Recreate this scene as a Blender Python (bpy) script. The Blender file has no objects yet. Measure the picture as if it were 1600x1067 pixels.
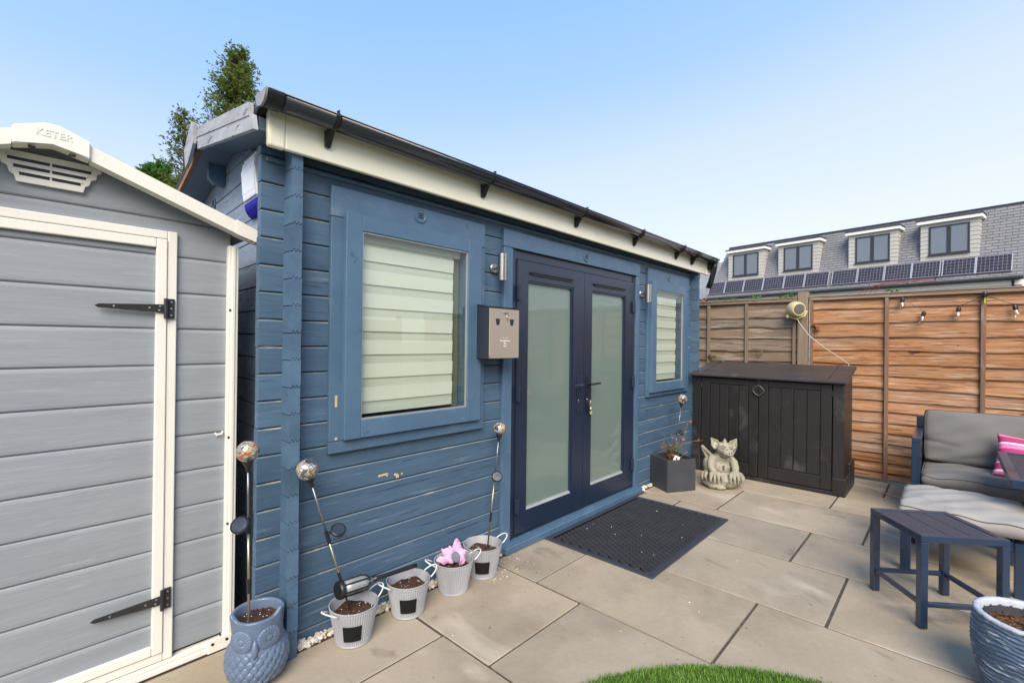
import bpy, bmesh, math, random
import numpy as np
from mathutils import Vector, Matrix
random.seed(7)
R = math.radians
scene = bpy.context.scene
C = scene.collection

# ---------------------------------------------------------------- camera
YAW, PITCH, ROLL = R(43.03), R(0.092), R(0.675)
fw = Vector((math.cos(YAW)*math.cos(PITCH), math.sin(YAW)*math.cos(PITCH), math.sin(PITCH)))
rt = fw.cross(Vector((0, 0, 1))).normalized(); up = rt.cross(fw)
r2 = math.cos(ROLL)*rt + math.sin(ROLL)*up
u2 = -math.sin(ROLL)*rt + math.cos(ROLL)*up
cam_d = bpy.data.cameras.new('camera'); cam = bpy.data.objects.new('camera', cam_d); C.objects.link(cam)
cam.matrix_world = Matrix(((r2.x, u2.x, -fw.x, 0), (r2.y, u2.y, -fw.y, 0), (r2.z, u2.z, -fw.z, 1.5), (0, 0, 0, 1)))
cam_d.sensor_width = 36; cam_d.lens = 36*734/1600; cam_d.clip_start = 0.05; cam_d.clip_end = 3000
scene.camera = cam

# ---------------------------------------------------------------- world, sun, exposure
SUN_EL, SUN_AZ = R(41), R(222)       # azimuth of the sun, counter-clockwise from +x
w = bpy.data.worlds.new('World'); scene.world = w; w.use_nodes = True
nt = w.node_tree; nt.nodes.clear()
out = nt.nodes.new('ShaderNodeOutputWorld'); bg = nt.nodes.new('ShaderNodeBackground')
sky = nt.nodes.new('ShaderNodeTexSky'); sky.sky_type = 'NISHITA'; sky.sun_disc = False
sky.sun_elevation = SUN_EL; sky.sun_rotation = R(90) - SUN_AZ
sky.air_density = 1.0; sky.dust_density = 0.8; sky.ozone_density = 1.0
# thin high haze: pale towards the horizon, blue overhead, the same all round
tc = nt.nodes.new('ShaderNodeTexCoord'); sep = nt.nodes.new('ShaderNodeSeparateXYZ')
nt.links.new(tc.outputs['Generated'], sep.inputs[0])
ramp = nt.nodes.new('ShaderNodeValToRGB'); tl = nt.nodes.new('ShaderNodeMath'); tl.operation = 'MULTIPLY_ADD'; tl.inputs[1].default_value = 0.14
nt.links.new(sep.outputs['Y'], tl.inputs[0]); nt.links.new(sep.outputs['Z'], tl.inputs[2]); nt.links.new(tl.outputs[0], ramp.inputs[0])
e = ramp.color_ramp; e.elements[0].position = 0.0; e.elements[0].color = (8.0, 8.7, 9.4, 1)
SKY_K = 6.5
def skc(r, g, b): return (r*SKY_K, g*SKY_K, b*SKY_K, 1)
e.elements[0].position = 0.0; e.elements[0].color = skc(.80, .86, .95)
e.elements[1].position = 1.0; e.elements[1].color = skc(.16, .38, .80)
for p, c in ((.24, (.74, .79, 1.0)), (.41, (.59, .71, 1.0)), (.54, (.38, .59, .99)), (.66, (.29, .53, .97))):
    x = e.elements.new(p); x.color = skc(*c)
mx = nt.nodes.new('ShaderNodeMix'); mx.data_type = 'RGBA'; mx.inputs[0].default_value = 0.86
nt.links.new(sky.outputs[0], mx.inputs[6]); nt.links.new(ramp.outputs[0], mx.inputs[7])
nt.links.new(mx.outputs[2], bg.inputs[0]); bg.inputs[1].default_value = 0.05
nt.links.new(bg.outputs[0], out.inputs[0])
sd = bpy.data.lights.new('sun', 'SUN'); sd.energy = 1.5; sd.angle = R(42); sd.color = (1, .88, .74)
sun = bpy.data.objects.new('sun', sd); C.objects.link(sun)
sv = Vector((math.cos(SUN_AZ)*math.cos(SUN_EL), math.sin(SUN_AZ)*math.cos(SUN_EL), math.sin(SUN_EL)))
sun.rotation_euler = sv.to_track_quat('Z', 'Y').to_euler(); sun.location = (0, 0, 20)
vs = scene.view_settings; vs.view_transform = 'Standard'; vs.look = 'None'; vs.gamma = 1; vs.exposure = 1.95
vs.use_curve_mapping = False

# ---------------------------------------------------------------- helpers
def tag(o, label=None, cat=None, group=None, kind=None):
    if label: o['label'] = label
    if cat: o['category'] = cat
    if group: o['group'] = group
    if kind: o['kind'] = kind
    return o
def thing(name, label, cat, loc=(0, 0, 0), rz=0, group=None):
    o = bpy.data.objects.new(name, None); C.objects.link(o)
    o.location = loc; o.rotation_euler = (0, 0, rz); o.empty_display_size = .1
    return tag(o, label, cat, group)
def origin(o):
    v = Vector((0, 0, 0))
    while o: v = v + o.location; o = o.parent
    return v
def put(name, bm, mat, parent=None, smooth=False, kind=None, label=None, local=False, rec=True):
    me = bpy.data.meshes.new(name)
    if rec: bmesh.ops.recalc_face_normals(bm, faces=bm.faces)
    bm.to_mesh(me); bm.free()
    if parent is not None and not local:
        me.transform(Matrix.Translation(-origin(parent)))
    if smooth: me.polygons.foreach_set('use_smooth', [True]*len(me.polygons))
    for m in (mat if isinstance(mat, (list, tuple)) else [mat]): me.materials.append(m)
    o = bpy.data.objects.new(name, me); C.objects.link(o); o.parent = parent
    if kind: o['kind'] = kind
    if label: o['label'] = label
    return o
def copy_tree(o, parent=None):
    c = o.copy(); C.objects.link(c); c.parent = parent
    for ch in [x for x in scene.collection.objects if x.parent == o]: copy_tree(ch, c)
    return c
def B(): return bmesh.new()
def box(bm, x0, x1, y0, y1, z0, z1, bev=0, M=None, seg=1):
    vs_ = [bm.verts.new((x, y, z)) for x in (x0, x1) for y in (y0, y1) for z in (z0, z1)]
    fs = [(0, 1, 3, 2), (4, 6, 7, 5), (0, 4, 5, 1), (2, 3, 7, 6), (0, 2, 6, 4), (1, 5, 7, 3)]
    F = [bm.faces.new([vs_[i] for i in f]) for f in fs]
    nv = list(vs_)
    if bev > 0:
        es = list({e_ for f in F for e_ in f.edges})
        r = bmesh.ops.bevel(bm, geom=es, offset=bev, segments=seg, affect='EDGES', profile=.5)
        nv = list({v for f in r['faces'] for v in f.verts})
    if M is not None: bmesh.ops.transform(bm, matrix=M, verts=nv)
    return nv
def prism(bm, pts, ax, a, b, M=None):
    def P(u, v, t): return (t, u, v) if ax == 'x' else ((u, t, v) if ax == 'y' else (u, v, t))
    A = [bm.verts.new(P(u, v, a)) for u, v in pts]; Bv = [bm.verts.new(P(u, v, b)) for u, v in pts]
    n = len(pts); bm.faces.new(A); bm.faces.new(Bv[::-1])
    for i in range(n): bm.faces.new((A[i], Bv[i], Bv[(i+1) % n], A[(i+1) % n]))
    if M is not None: bmesh.ops.transform(bm, matrix=M, verts=A+Bv)
    return A+Bv
def tube(bm, pts, r, n=8, closed=False):
    pts = [Vector(p) for p in pts]; m = len(pts); rings = []
    rs = r if isinstance(r, (list, tuple)) else [r]*m
    prev = None
    for i, p in enumerate(pts):
        if closed: t = pts[(i+1) % m]-pts[i-1]
        else: t = pts[min(i+1, m-1)]-pts[max(i-1, 0)]
        t.normalize()
        if prev is None: a = t.orthogonal().normalized()
        else: a = (prev - t*prev.dot(t)).normalized()
        prev = a; b = t.cross(a)
        rings.append([bm.verts.new(p+rs[i]*(math.cos(2*math.pi*k/n)*a+math.sin(2*math.pi*k/n)*b)) for k in range(n)])
    for i in range(m if closed else m-1):
        A, D = rings[i], rings[(i+1) % m]
        for k in range(n): bm.faces.new((A[k], A[(k+1) % n], D[(k+1) % n], D[k]))
    if not closed: bm.faces.new(rings[0][::-1]); bm.faces.new(rings[-1])
    return [v for g in rings for v in g]
def lathe(bm, prof, n=32, c=(0, 0, 0), fn=None, M=None):
    rings = []; new = []
    for (r, z) in prof:
        if r < 1e-6: g = [bm.verts.new((c[0], c[1], c[2]+z))]
        else:
            g = []
            for k in range(n):
                a = 2*math.pi*k/n; rr, zz = (r, z) if fn is None else fn(a, r, z)
                g.append(bm.verts.new((c[0]+rr*math.cos(a), c[1]+rr*math.sin(a), c[2]+zz)))
        rings.append(g); new += g
    for A, D in zip(rings[:-1], rings[1:]):
        for k in range(n):
            k2 = (k+1) % n
            if len(A) == 1 and len(D) == 1: continue
            if len(A) == 1: bm.faces.new((A[0], D[k2], D[k]))
            elif len(D) == 1: bm.faces.new((A[k], A[k2], D[0]))
            else: bm.faces.new((A[k], A[k2], D[k2], D[k]))
    if M is not None: bmesh.ops.transform(bm, matrix=M, verts=new)
    return new
def ell(bm, c, r, rot=(0, 0, 0), u=16, v=10):
    if not isinstance(r, (tuple, list)): r = (r, r, r)
    M = Matrix.Translation(c) @ Matrix.Rotation(rot[2], 4, 'Z') @ Matrix.Rotation(rot[1], 4, 'Y') @ Matrix.Rotation(rot[0], 4, 'X') @ Matrix.Diagonal((*r, 1))
    return bmesh.ops.create_uvsphere(bm, u_segments=u, v_segments=v, radius=1, matrix=M)['verts']
def rnd(a, b): return random.uniform(a, b)

# ---------------------------------------------------------------- materials
def srgb(r, g, b):
    f = lambda c: ((c/255+.055)/1.055)**2.4 if c > 10 else c/255/12.92
    return (f(r), f(g), f(b))
def mat(name, c1, c2=None, rough=.6, metal=0, scale=(4, 4, 4), bump=.0, fine=8, rv=0, hv=0, spot=None, spot_s=2.5,
        spot_t=.6, spot_w=.12, coat=0, spec=.5, sub=None, fine_mix=.25, island=False, emit=None, dist=0.3, spot_map=None, streak=None, flat=False):
    m = bpy.data.materials.new(name); m.use_nodes = True; n = m.node_tree; N = n.nodes; L = n.links; N.clear()
    o = N.new('ShaderNodeOutputMaterial'); p = N.new('ShaderNodeBsdfPrincipled'); L.new(p.outputs[0], o.inputs[0])
    if c2 is None: c2 = tuple(x*.86 for x in c1)
    t = N.new('ShaderNodeTexCoord'); oi = N.new('ShaderNodeObjectInfo')
    mul = N.new('ShaderNodeVectorMath'); mul.operation = 'MULTIPLY_ADD'
    cmb = N.new('ShaderNodeCombineXYZ')
    for i in range(3): L.new(oi.outputs['Random'], cmb.inputs[i])
    mul.inputs[1].default_value = (13.1, 7.7, 29.3); L.new(cmb.outputs[0], mul.inputs[0]); L.new(t.outputs['Object'], mul.inputs[2])
    mp = N.new('ShaderNodeMapping'); mp.inputs['Scale'].default_value = scale; L.new(mul.outputs[0], mp.inputs[0])
    n1 = N.new('ShaderNodeTexNoise'); n1.inputs['Scale'].default_value = 1; n1.inputs['Detail'].default_value = 5; n1.inputs['Distortion'].default_value = dist
    L.new(mp.outputs[0], n1.inputs[0])
    n2 = N.new('ShaderNodeTexNoise'); n2.inputs['Scale'].default_value = fine; n2.inputs['Detail'].default_value = 8; n2.inputs['Roughness'].default_value = .65
    L.new(mp.outputs[0], n2.inputs[0])
    r1 = N.new('ShaderNodeMapRange'); r1.inputs[1].default_value = .32; r1.inputs[2].default_value = .68; L.new(n1.outputs['Fac'], r1.inputs[0])
    r2_ = N.new('ShaderNodeMapRange'); r2_.inputs[1].default_value = .3; r2_.inputs[2].default_value = .7; L.new(n2.outputs['Fac'], r2_.inputs[0])
    fm = N.new('ShaderNodeMix'); fm.inputs[0].default_value = fine_mix; L.new(r1.outputs[0], fm.inputs[2]); L.new(r2_.outputs[0], fm.inputs[3])
    mxc = N.new('ShaderNodeMix'); mxc.data_type = 'RGBA'; L.new(fm.outputs[0], mxc.inputs[0])
    mxc.inputs[6].default_value = (*c1, 1); mxc.inputs[7].default_value = (*c2, 1); col = mxc.outputs[2]
    if spot:
        n3 = N.new('ShaderNodeTexNoise'); n3.inputs['Scale'].default_value = spot_s; n3.inputs['Detail'].default_value = 6; n3.inputs['Roughness'].default_value = .62
        if spot_map:
            mp3 = N.new('ShaderNodeMapping'); mp3.inputs['Scale'].default_value = spot_map; L.new(mul.outputs[0], mp3.inputs[0]); L.new(mp3.outputs[0], n3.inputs[0])
        else: L.new(mul.outputs[0], n3.inputs[0])
        r3 = N.new('ShaderNodeMapRange'); r3.inputs[1].default_value = spot_t; r3.inputs[2].default_value = spot_t+spot_w; L.new(n3.outputs['Fac'], r3.inputs[0])
        m3 = N.new('ShaderNodeMix'); m3.data_type = 'RGBA'; L.new(r3.outputs[0], m3.inputs[0]); L.new(col, m3.inputs[6]); m3.inputs[7].default_value = (*spot, 1); col = m3.outputs[2]
    for st_ in (streak or []):
        sc_, smap, stt, sw_ = st_
        n4 = N.new('ShaderNodeTexNoise'); n4.inputs['Scale'].default_value = 1; n4.inputs['Detail'].default_value = 4; n4.inputs['Distortion'].default_value = .6
        mp4 = N.new('ShaderNodeMapping'); mp4.inputs['Scale'].default_value = smap; mp4.inputs['Location'].default_value = (3.3*sw_*50, 1.7, 9.1*stt); L.new(mul.outputs[0], mp4.inputs[0]); L.new(mp4.outputs[0], n4.inputs[0])
        r4 = N.new('ShaderNodeMapRange'); r4.inputs[1].default_value = stt; r4.inputs[2].default_value = stt+sw_; L.new(n4.outputs['Fac'], r4.inputs[0])
        m4 = N.new('ShaderNodeMix'); m4.data_type = 'RGBA'; L.new(r4.outputs[0], m4.inputs[0]); L.new(col, m4.inputs[6]); m4.inputs[7].default_value = (*sc_, 1); col = m4.outputs[2]
    if rv or hv or island:
        hs = N.new('ShaderNodeHueSaturation')
        src = oi.outputs['Random']
        if island: ge = N.new('ShaderNodeNewGeometry'); src = ge.outputs['Random Per Island']
        mr = N.new('ShaderNodeMapRange'); mr.inputs[3].default_value = 1-rv; mr.inputs[4].default_value = 1+rv; L.new(src, mr.inputs[0]); L.new(mr.outputs[0], hs.inputs['Value'])
        if hv:
            wn = N.new('ShaderNodeTexWhiteNoise'); wn.noise_dimensions = '1D'; L.new(src, wn.inputs['W'])
            mr2 = N.new('ShaderNodeMapRange'); mr2.inputs[3].default_value = 1-hv; mr2.inputs[4].default_value = 1+hv; L.new(wn.outputs['Value'], mr2.inputs[0]); L.new(mr2.outputs[0], hs.inputs['Saturation'])
        L.new(col, hs.inputs['Color']); col = hs.outputs[0]
    L.new(col, p.inputs['Base Color'])
    rr = N.new('ShaderNodeMapRange'); dv = 0 if flat else .08; rr.inputs[3].default_value = max(.02, rough-dv); rr.inputs[4].default_value = min(1, rough+dv); L.new(r2_.outputs[0], rr.inputs[0]); L.new(rr.outputs[0], p.inputs['Roughness'])
    p.inputs['Metallic'].default_value = metal; p.inputs['Coat Weight'].default_value = coat; p.inputs['Coat Roughness'].default_value = .03
    p.inputs['Specular IOR Level'].default_value = spec
    if bump:
        b = N.new('ShaderNodeBump'); b.inputs['Strength'].default_value = min(1, bump*1.0); b.inputs['Distance'].default_value = .004
        L.new(n2.outputs['Fac'], b.inputs['Height']); L.new(b.outputs[0], p.inputs['Normal'])
    return m
def glass(name, tint=(.93, .97, .94), base=.06):
    m = bpy.data.materials.new(name); m.use_nodes = True; n = m.node_tree; N = n.nodes; L = n.links; N.clear()
    o = N.new('ShaderNodeOutputMaterial'); tr = N.new('ShaderNodeBsdfTransparent'); tr.inputs[0].default_value = (*tint, 1)
    g = N.new('ShaderNodeBsdfGlossy'); g.inputs['Roughness'].default_value = .01
    lw = N.new('ShaderNodeLayerWeight'); lw.inputs[0].default_value = .5; mx_ = N.new('ShaderNodeMixShader')
    pw = N.new('ShaderNodeMath'); pw.operation = 'POWER'; pw.inputs[1].default_value = 4.0; L.new(lw.outputs['Facing'], pw.inputs[0])
    ma = N.new('ShaderNodeMath'); ma.operation = 'MULTIPLY_ADD'; ma.inputs[1].default_value = .9; ma.inputs[2].default_value = base; L.new(pw.outputs[0], ma.inputs[0])
    L.new(ma.outputs[0], mx_.inputs[0]); L.new(tr.outputs[0], mx_.inputs[1]); L.new(g.outputs[0], mx_.inputs[2]); L.new(mx_.outputs[0], o.inputs[0])
    return m

BLUE1, BLUE2 = (.088, .150, .222), (.062, .112, .172)
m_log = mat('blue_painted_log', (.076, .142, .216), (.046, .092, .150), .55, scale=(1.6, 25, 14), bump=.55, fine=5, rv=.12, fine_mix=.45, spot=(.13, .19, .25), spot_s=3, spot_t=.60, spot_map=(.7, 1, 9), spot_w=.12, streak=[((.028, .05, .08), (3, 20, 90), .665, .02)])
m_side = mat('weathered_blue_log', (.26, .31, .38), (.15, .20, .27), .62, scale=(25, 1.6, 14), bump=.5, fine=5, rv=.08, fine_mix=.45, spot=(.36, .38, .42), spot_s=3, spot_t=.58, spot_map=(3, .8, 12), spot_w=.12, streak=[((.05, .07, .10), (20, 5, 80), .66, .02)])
m_wornlit = mat('worn_highlight_edge', (.15, .19, .215), (.09, .135, .18), .7, scale=(3, 9, 9), spot=(.34, .31, .24), spot_s=4, spot_t=.55, spot_w=.1)  # top log chamfers: highlight below each seam painted in, along with worn paint
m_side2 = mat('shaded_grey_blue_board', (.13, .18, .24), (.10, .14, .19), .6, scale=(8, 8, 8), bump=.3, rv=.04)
m_end = mat('blue_log_end', (.076, .142, .216), (.050, .098, .158), .6, scale=(9, 9, 9), bump=.6, fine=4, rv=.14, streak=[((.03, .05, .075), (14, 14, 40), .70, .02)])
m_trim = mat('blue_trim', (.077, .144, .226), (.060, .118, .190), .45, scale=(5, 5, 5), bump=.3, fine=9, rv=.05, spot=(.12, .185, .25), spot_s=3, spot_t=.58, spot_w=.15, streak=[((.05, .09, .14), (16, 16, 16), .69, .03)])
m_navy = mat('navy_upvc', (.0125, .024, .050), (.0105, .020, .044), .34, scale=(.8, .8, .8), fine=2, flat=True, spec=.6)
m_black = mat('black_plastic', (.014, .015, .018), (.010, .011, .013), .35, fine=10)
m_gutter = mat('black_gutter', (.012, .016, .028), (.010, .013, .022), .20, scale=(2, 6, 6), fine=6, spec=.8, coat=.3, flat=True)
m_cap = mat('gutter_cap_grey', (.30, .31, .32), (.22, .23, .24), .5, scale=(9, 9, 9))
m_fascia = mat('cream_fascia', (.86, .84, .68), (.78, .76, .59), .35, scale=(1.2, 1, 6), fine=6, spot=(.60, .57, .40), spot_s=5, spot_t=.6, spot_w=.2, spot_map=(.4, 1, 4))
m_barge = mat('worn_bargeboard', (.42, .43, .44), (.28, .30, .33), .75, scale=(20, 3, 22), bump=.8, fine=5, spot=(.14, .17, .21), spot_s=5, spot_t=.60, spot_w=.08, spot_map=(1, .8, 4), streak=[((.05, .06, .07), (10, 9, 60), .65, .02)])
m_osb = mat('bare_board_edge', (.30, .17, .07), (.20, .10, .04), .8, scale=(30, 4, 30), bump=.4)
m_felt = mat('roof_felt', (.035, .035, .038), (.022, .022, .024), .9, scale=(20, 20, 20), bump=.8)
m_dark = mat('dark_interior', (.02, .02, .022), rough=.9)
m_cream = mat('cream_plastic', (.78, .76, .69), (.72, .70, .62), .42, scale=(3, 3, 3), fine=14, bump=.12, spot=(.55, .52, .40), spot_s=6, spot_t=.70, spot_w=.12)
m_shed = mat('grey_shed_plastic', (.285, .312, .338), (.238, .264, .290), .55, scale=(3, 8, 30), bump=.28, fine=3, rv=.02, fine_mix=.35, spot=(.33, .355, .38), spot_s=4, spot_t=.6, spot_map=(1.2, 1, 14), spot_w=.15)
m_iron = mat('black_iron', (.018, .018, .02), (.03, .03, .03), .4, scale=(20, 20, 20), bump=.2)
m_screw = mat('steel_screw', (.4, .4, .4), rough=.35, metal=.9)
m_steel = mat('brushed_steel', (.55, .50, .44), (.45, .41, .36), .28, metal=1, scale=(40, 40, 2))
m_paver = mat('sandstone_slab', (.395, .332, .245), (.300, .252, .182), .80, scale=(1.5, 1.5, 1.5), bump=.5, fine=22, rv=.07, hv=.06, spot=(.215, .18, .135), spot_s=1.3, spot_t=.50, spot_w=.24, fine_mix=.3, dist=1.2, streak=[((.46, .41, .33), (2.2, 1.1, 2), .60, .14), ((.19, .155, .11), (5, 3, 5), .66, .10), ((.13, .105, .075), (34, 34, 34), .71, .03)])
m_paver2 = mat('dark_stained_slab', (.33, .285, .22), (.25, .212, .16), .82, scale=(3, 3, 3), bump=.6, fine=16, rv=.05, spot=(.38, .34, .27), spot_s=4, spot_t=.6, spot_w=.15, fine_mix=.35, streak=[((.13, .108, .08), (3.2, 3.2, 3), .57, .16), ((.11, .09, .07), (30, 30, 30), .68, .04)])
m_joint = mat('sandy_joint', (.085, .072, .055), (.05, .042, .033), .95, scale=(9, 9, 9), bump=1, fine=14, spot=(.13, .11, .085), spot_s=9, spot_t=.57)
m_gravel = mat('white_gravel', (.66, .63, .56), (.50, .45, .36), .7, scale=(25, 25, 25), island=True, rv=.28, bump=.3)
m_soilbase = mat('garden_soil', (.055, .04, .028), (.09, .07, .05), .95, scale=(8, 8, 8), bump=1)
m_fence = mat('orange_fence_wood', (.440, .235, .118), (.250, .120, .060), .8, scale=(20, 1.1, 17), bump=.9, fine=4, rv=.14, hv=.18, fine_mix=.5, spot=(.46, .335, .235), spot_s=2.6, spot_t=.52, spot_w=.16, spot_map=(1, 1.1, 13), dist=1.8, streak=[((.15, .07, .038), (20, 2.6, 95), .57, .05), ((.25, .19, .145), (5, .9, 18), .60, .14), ((.045, .02, .012), (20, 1.6, 130), .66, .03), ((.09, .04, .025), (6, 5, 14), .715, .02)])
m_fgrey = mat('weathered_fence_wood', (.265, .205, .150), (.140, .104, .075), .85, scale=(20, 1.1, 17), bump=1, fine=4, rv=.16, hv=.2, fine_mix=.5, spot=(.34, .29, .23), spot_s=2.6, spot_t=.54, spot_w=.14, spot_map=(1, .8, 9), dist=1.8, streak=[((.085, .06, .042), (20, 2.2, 70), .60, .05), ((.05, .035, .025), (6, 5, 14), .70, .02)])
m_batten = mat('fence_batten_wood', (.230, .130, .078), (.155, .088, .055), .8, scale=(22, 22, 1.6), bump=.8, fine=4, rv=.15, spot=(.26, .20, .15), spot_s=5, spot_t=.56, spot_map=(3, 3, .6))
m_bgrey = mat('grey_batten_wood', (.24, .185, .13), (.165, .122, .085), .85, scale=(22, 22, 1.6), bump=.8, fine=4, rv=.12)
m_rail = mat('fence_rail_wood', (.28, .195, .135), (.185, .125, .085), .85, scale=(22, 1.6, 22), bump=.8, fine=4, rv=.12, spot=(.33, .28, .23), spot_s=3, spot_t=.55, spot_map=(2, .8, 5))
m_box = mat('brown_black_plastic', (.020, .0175, .018), (.012, .011, .011), .42, scale=(6, 6, 1.2), bump=.5, fine=10, spot=(.085, .08, .082), spot_s=3.2, spot_t=.58, spot_w=.25)
m_lid = mat('brown_black_lid', (.050, .042, .040), (.036, .030, .029), .38, scale=(8, 1.2, 6), bump=.3, fine=8, spot=(.15, .14, .14), spot_s=5, spot_t=.6, spot_w=.2, spot_map=(1, .5, 1))
m_alu = mat('navy_aluminium', (.0095, .028, .066), (.008, .023, .054), .30, scale=(6, 6, 6), fine=16, bump=.08, spec=.7, coat=.35, flat=True)
m_slat = mat('dark_table_slat', (.050, .046, .056), (.038, .036, .044), .5, scale=(20, 20, 20), bump=.4)
m_fab = mat('grey_cushion_fabric', (.165, .158, .148), (.140, .134, .127), .85, scale=(3, 3, 3), fine=60, bump=.25, fine_mix=.3)
m_fab2 = mat('pale_worn_fabric', (.36, .345, .315), (.235, .225, .21), .85, scale=(2, 5, 2), fine=60, bump=.25, fine_mix=.3)
m_pipe = mat('cushion_piping', (.08, .078, .075), rough=.85)
m_pinkA = mat('pale_pink_fabric', (.75, .22, .40), (.68, .18, .35), .85, scale=(9, 9, 9))
m_pinkB = mat('deep_pink_fabric', (.42, .035, .14), (.36, .03, .12), .85, scale=(9, 9, 9))
m_white = mat('white_fabric', (.75, .73, .72), rough=.85)
m_stone = mat('carved_stone', (.37, .345, .265), (.245, .23, .17), .9, scale=(9, 9, 9), bump=1, fine=9, spot=(.12, .105, .07), spot_s=12, spot_t=.54, spot_w=.16, streak=[((.46, .43, .34), (14, 14, 14), .62, .08), ((.07, .065, .045), (30, 30, 12), .64, .06)])
m_slate = mat('dark_slate_planter', (.050, .056, .066), (.036, .041, .049), .5, scale=(6, 6, 6), bump=.5, fine=5, spot=(.10, .11, .12), spot_s=9, spot_t=.64, spot_w=.15)
m_zinc = mat('zinc_bucket', (.40, .41, .43), (.29, .30, .33), .5, scale=(8, 8, 3), fine=6, bump=.2)
m_zincin = mat('zinc_inside', (.40, .41, .43), (.30, .31, .34), .45, scale=(10, 10, 10))
m_wirew = mat('white_wire', (.75, .75, .76), rough=.4)
m_chalk = mat('chalkboard_label', (.006, .006, .007), (.008, .008, .009), .7, scale=(30, 30, 30), spec=.25)
m_soil = mat('potting_compost', (.085, .038, .020), (.035, .017, .010), .95, scale=(40, 40, 40), fine=5, bump=1, island=True, rv=.5)
m_owl = mat('blue_glazed_ceramic', (.120, .165, .245), (.095, .132, .205), .33, scale=(7, 7, 7), fine=5, bump=.05, spot=(.17, .22, .31), spot_s=12, spot_t=.62, spot_w=.15)
m_rpot = mat('ribbed_blue_ceramic', (.095, .145, .225), (.055, .085, .140), .4, scale=(4, 4, 60), bump=.5, fine=3, spot=(.40, .45, .52), spot_s=9, spot_t=.57, spot_w=.05, spot_map=(.8, .8, 11))
m_rim = mat('pale_worn_rim', (.50, .53, .58), (.33, .37, .44), .5, scale=(20, 20, 20), bump=.4)
m_goldpole = mat('brass_tint_pole', (.42, .38, .26), (.32, .28, .18), .3, metal=.8, scale=(9, 9, 9))
m_greypole = mat('steel_pole', (.30, .31, .32), (.22, .22, .23), .35, metal=.8, scale=(9, 9, 9))
m_panel_s = mat('solar_disc', (.02, .022, .03), (.03, .033, .045), .15, coat=.6)
m_rubber = mat('black_rubber', (.0035, .0035, .005), (.003, .003, .004), .8, scale=(8, 8, 8), fine=8, spec=.2)
m_ring = mat('rubber_ring', (.036, .040, .048), (.026, .029, .036), .5, scale=(8, 8, 8), fine=8)
m_rubedge = mat('grey_rubber_edge', (.034, .039, .053), (.028, .032, .045), .5, scale=(6, 6, 6), fine=8)
m_binfront = mat('taupe_metal', (.34, .29, .245), (.31, .265, .225), .4, scale=(3, 3, 3), fine=8, metal=.1)
m_rust = mat('rust_patch', (.30, .13, .04), (.20, .08, .02), .8, scale=(20, 20, 20))
m_print = mat('white_print', (.85, .85, .85), rough=.6)
m_whitep = mat('white_alarm_plastic', (.80, .82, .84), (.80, .82, .84), .35)
m_bluep = mat('deep_blue_plastic', (.012, .006, .30), (.012, .006, .30), .5, spec=.1, flat=True)
m_speaker = mat('cream_speaker_plastic', (.56, .49, .25), (.48, .42, .20), .5, scale=(12, 12, 12), bump=.2)
m_grille = mat('speaker_grille', (.13, .12, .10), (.09, .085, .07), .6, scale=(60, 60, 60), bump=.8)
m_wire = mat('pale_wire', (.55, .50, .40), rough=.6)
m_bareW = mat('bare_chipped_wood', (.62, .46, .27), (.50, .36, .2), .8, scale=(30, 30, 30))
m_blind = mat('blind_band', (.72, .74, .66), (.66, .69, .61), .8, scale=(.8, 1, 9), fine=3)
m_blind2 = mat('blind_sheer_band', (.58, .60, .52), (.50, .53, .45), .85, scale=(1, 1, 60), fine=3)
m_alub = mat('window_bead', (.45, .47, .47), (.35, .37, .37), .35, metal=.4)
m_glass = glass('window_glass', (.90, .94, .90), .09)
m_door = mat('obscured_door_glass', (.150, .208, .180), (.135, .190, .166), .55, scale=(1.0, 1.0, 1.0), coat=1.0, fine=2, spec=.5, fine_mix=.1)
m_leaf = mat('conifer_leaf', (.13, .19, .04), (.23, .28, .07), .7, scale=(1.6, 1.6, 1.6), island=True, rv=.45, spot=(.20, .13, .06), spot_s=1.4, spot_t=.62, spot_w=.1)
m_leaf2 = mat('bright_leaf', (.07, .17, .035), (.14, .28, .06), .6, scale=(9, 9, 9), island=True, rv=.35)
m_leafbrown = mat('dry_leaf', (.28, .10, .03), (.16, .06, .03), .8, scale=(30, 30, 30), island=True, rv=.4)
m_twig = mat('dry_twig', (.20, .15, .09), (.12, .09, .055), .9, scale=(30, 30, 30))
m_bark = mat('tree_bark', (.07, .05, .035), (.045, .034, .025), .95, scale=(6, 6, 2), bump=1)
m_grass = mat('lawn_grass', (.12, .26, .028), (.21, .36, .055), .65, scale=(5, 5, 5), island=True, rv=.45, hv=.2)
m_field = mat('rough_ground', (.10, .12, .05), (.13, .11, .07), .95, scale=(.4, .4, .4))
m_tile = mat('slate_tile', (.215, .218, .230), (.185, .188, .200), .65, scale=(.8, .8, .8), island=True, rv=.09, spot=(.25, .255, .265), spot_s=1.2, spot_t=.6)
m_tile2 = mat('pale_slate_tile', (.30, .31, .32), (.24, .25, .26), .7, scale=(.8, .8, .8), island=True, rv=.12)
m_hclad = mat('pale_dormer_cladding', (.46, .455, .42), (.42, .415, .385), .6, scale=(1, 1, 1), rv=.05)
m_hwhite = mat('white_render', (.88, .88, .87), (.82, .82, .80), .7, scale=(.8, .8, .8))
m_hframe = mat('grey_window_frame', (.030, .034, .042), rough=.4)
m_hglass = mat('far_window_glass', (.10, .125, .15), (.13, .155, .185), .05, coat=1, scale=(.6, .6, .6), spec=1)
m_hgut = mat('dark_gutter_far', (.035, .04, .05), rough=.4)
m_cell = mat('solar_cell', (.014, .012, .016), (.035, .028, .036), .14, island=True, rv=.3, coat=.5, scale=(.4, .4, .4))
m_cellgap = mat('solar_grid', (.22, .20, .22), rough=.4)
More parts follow.
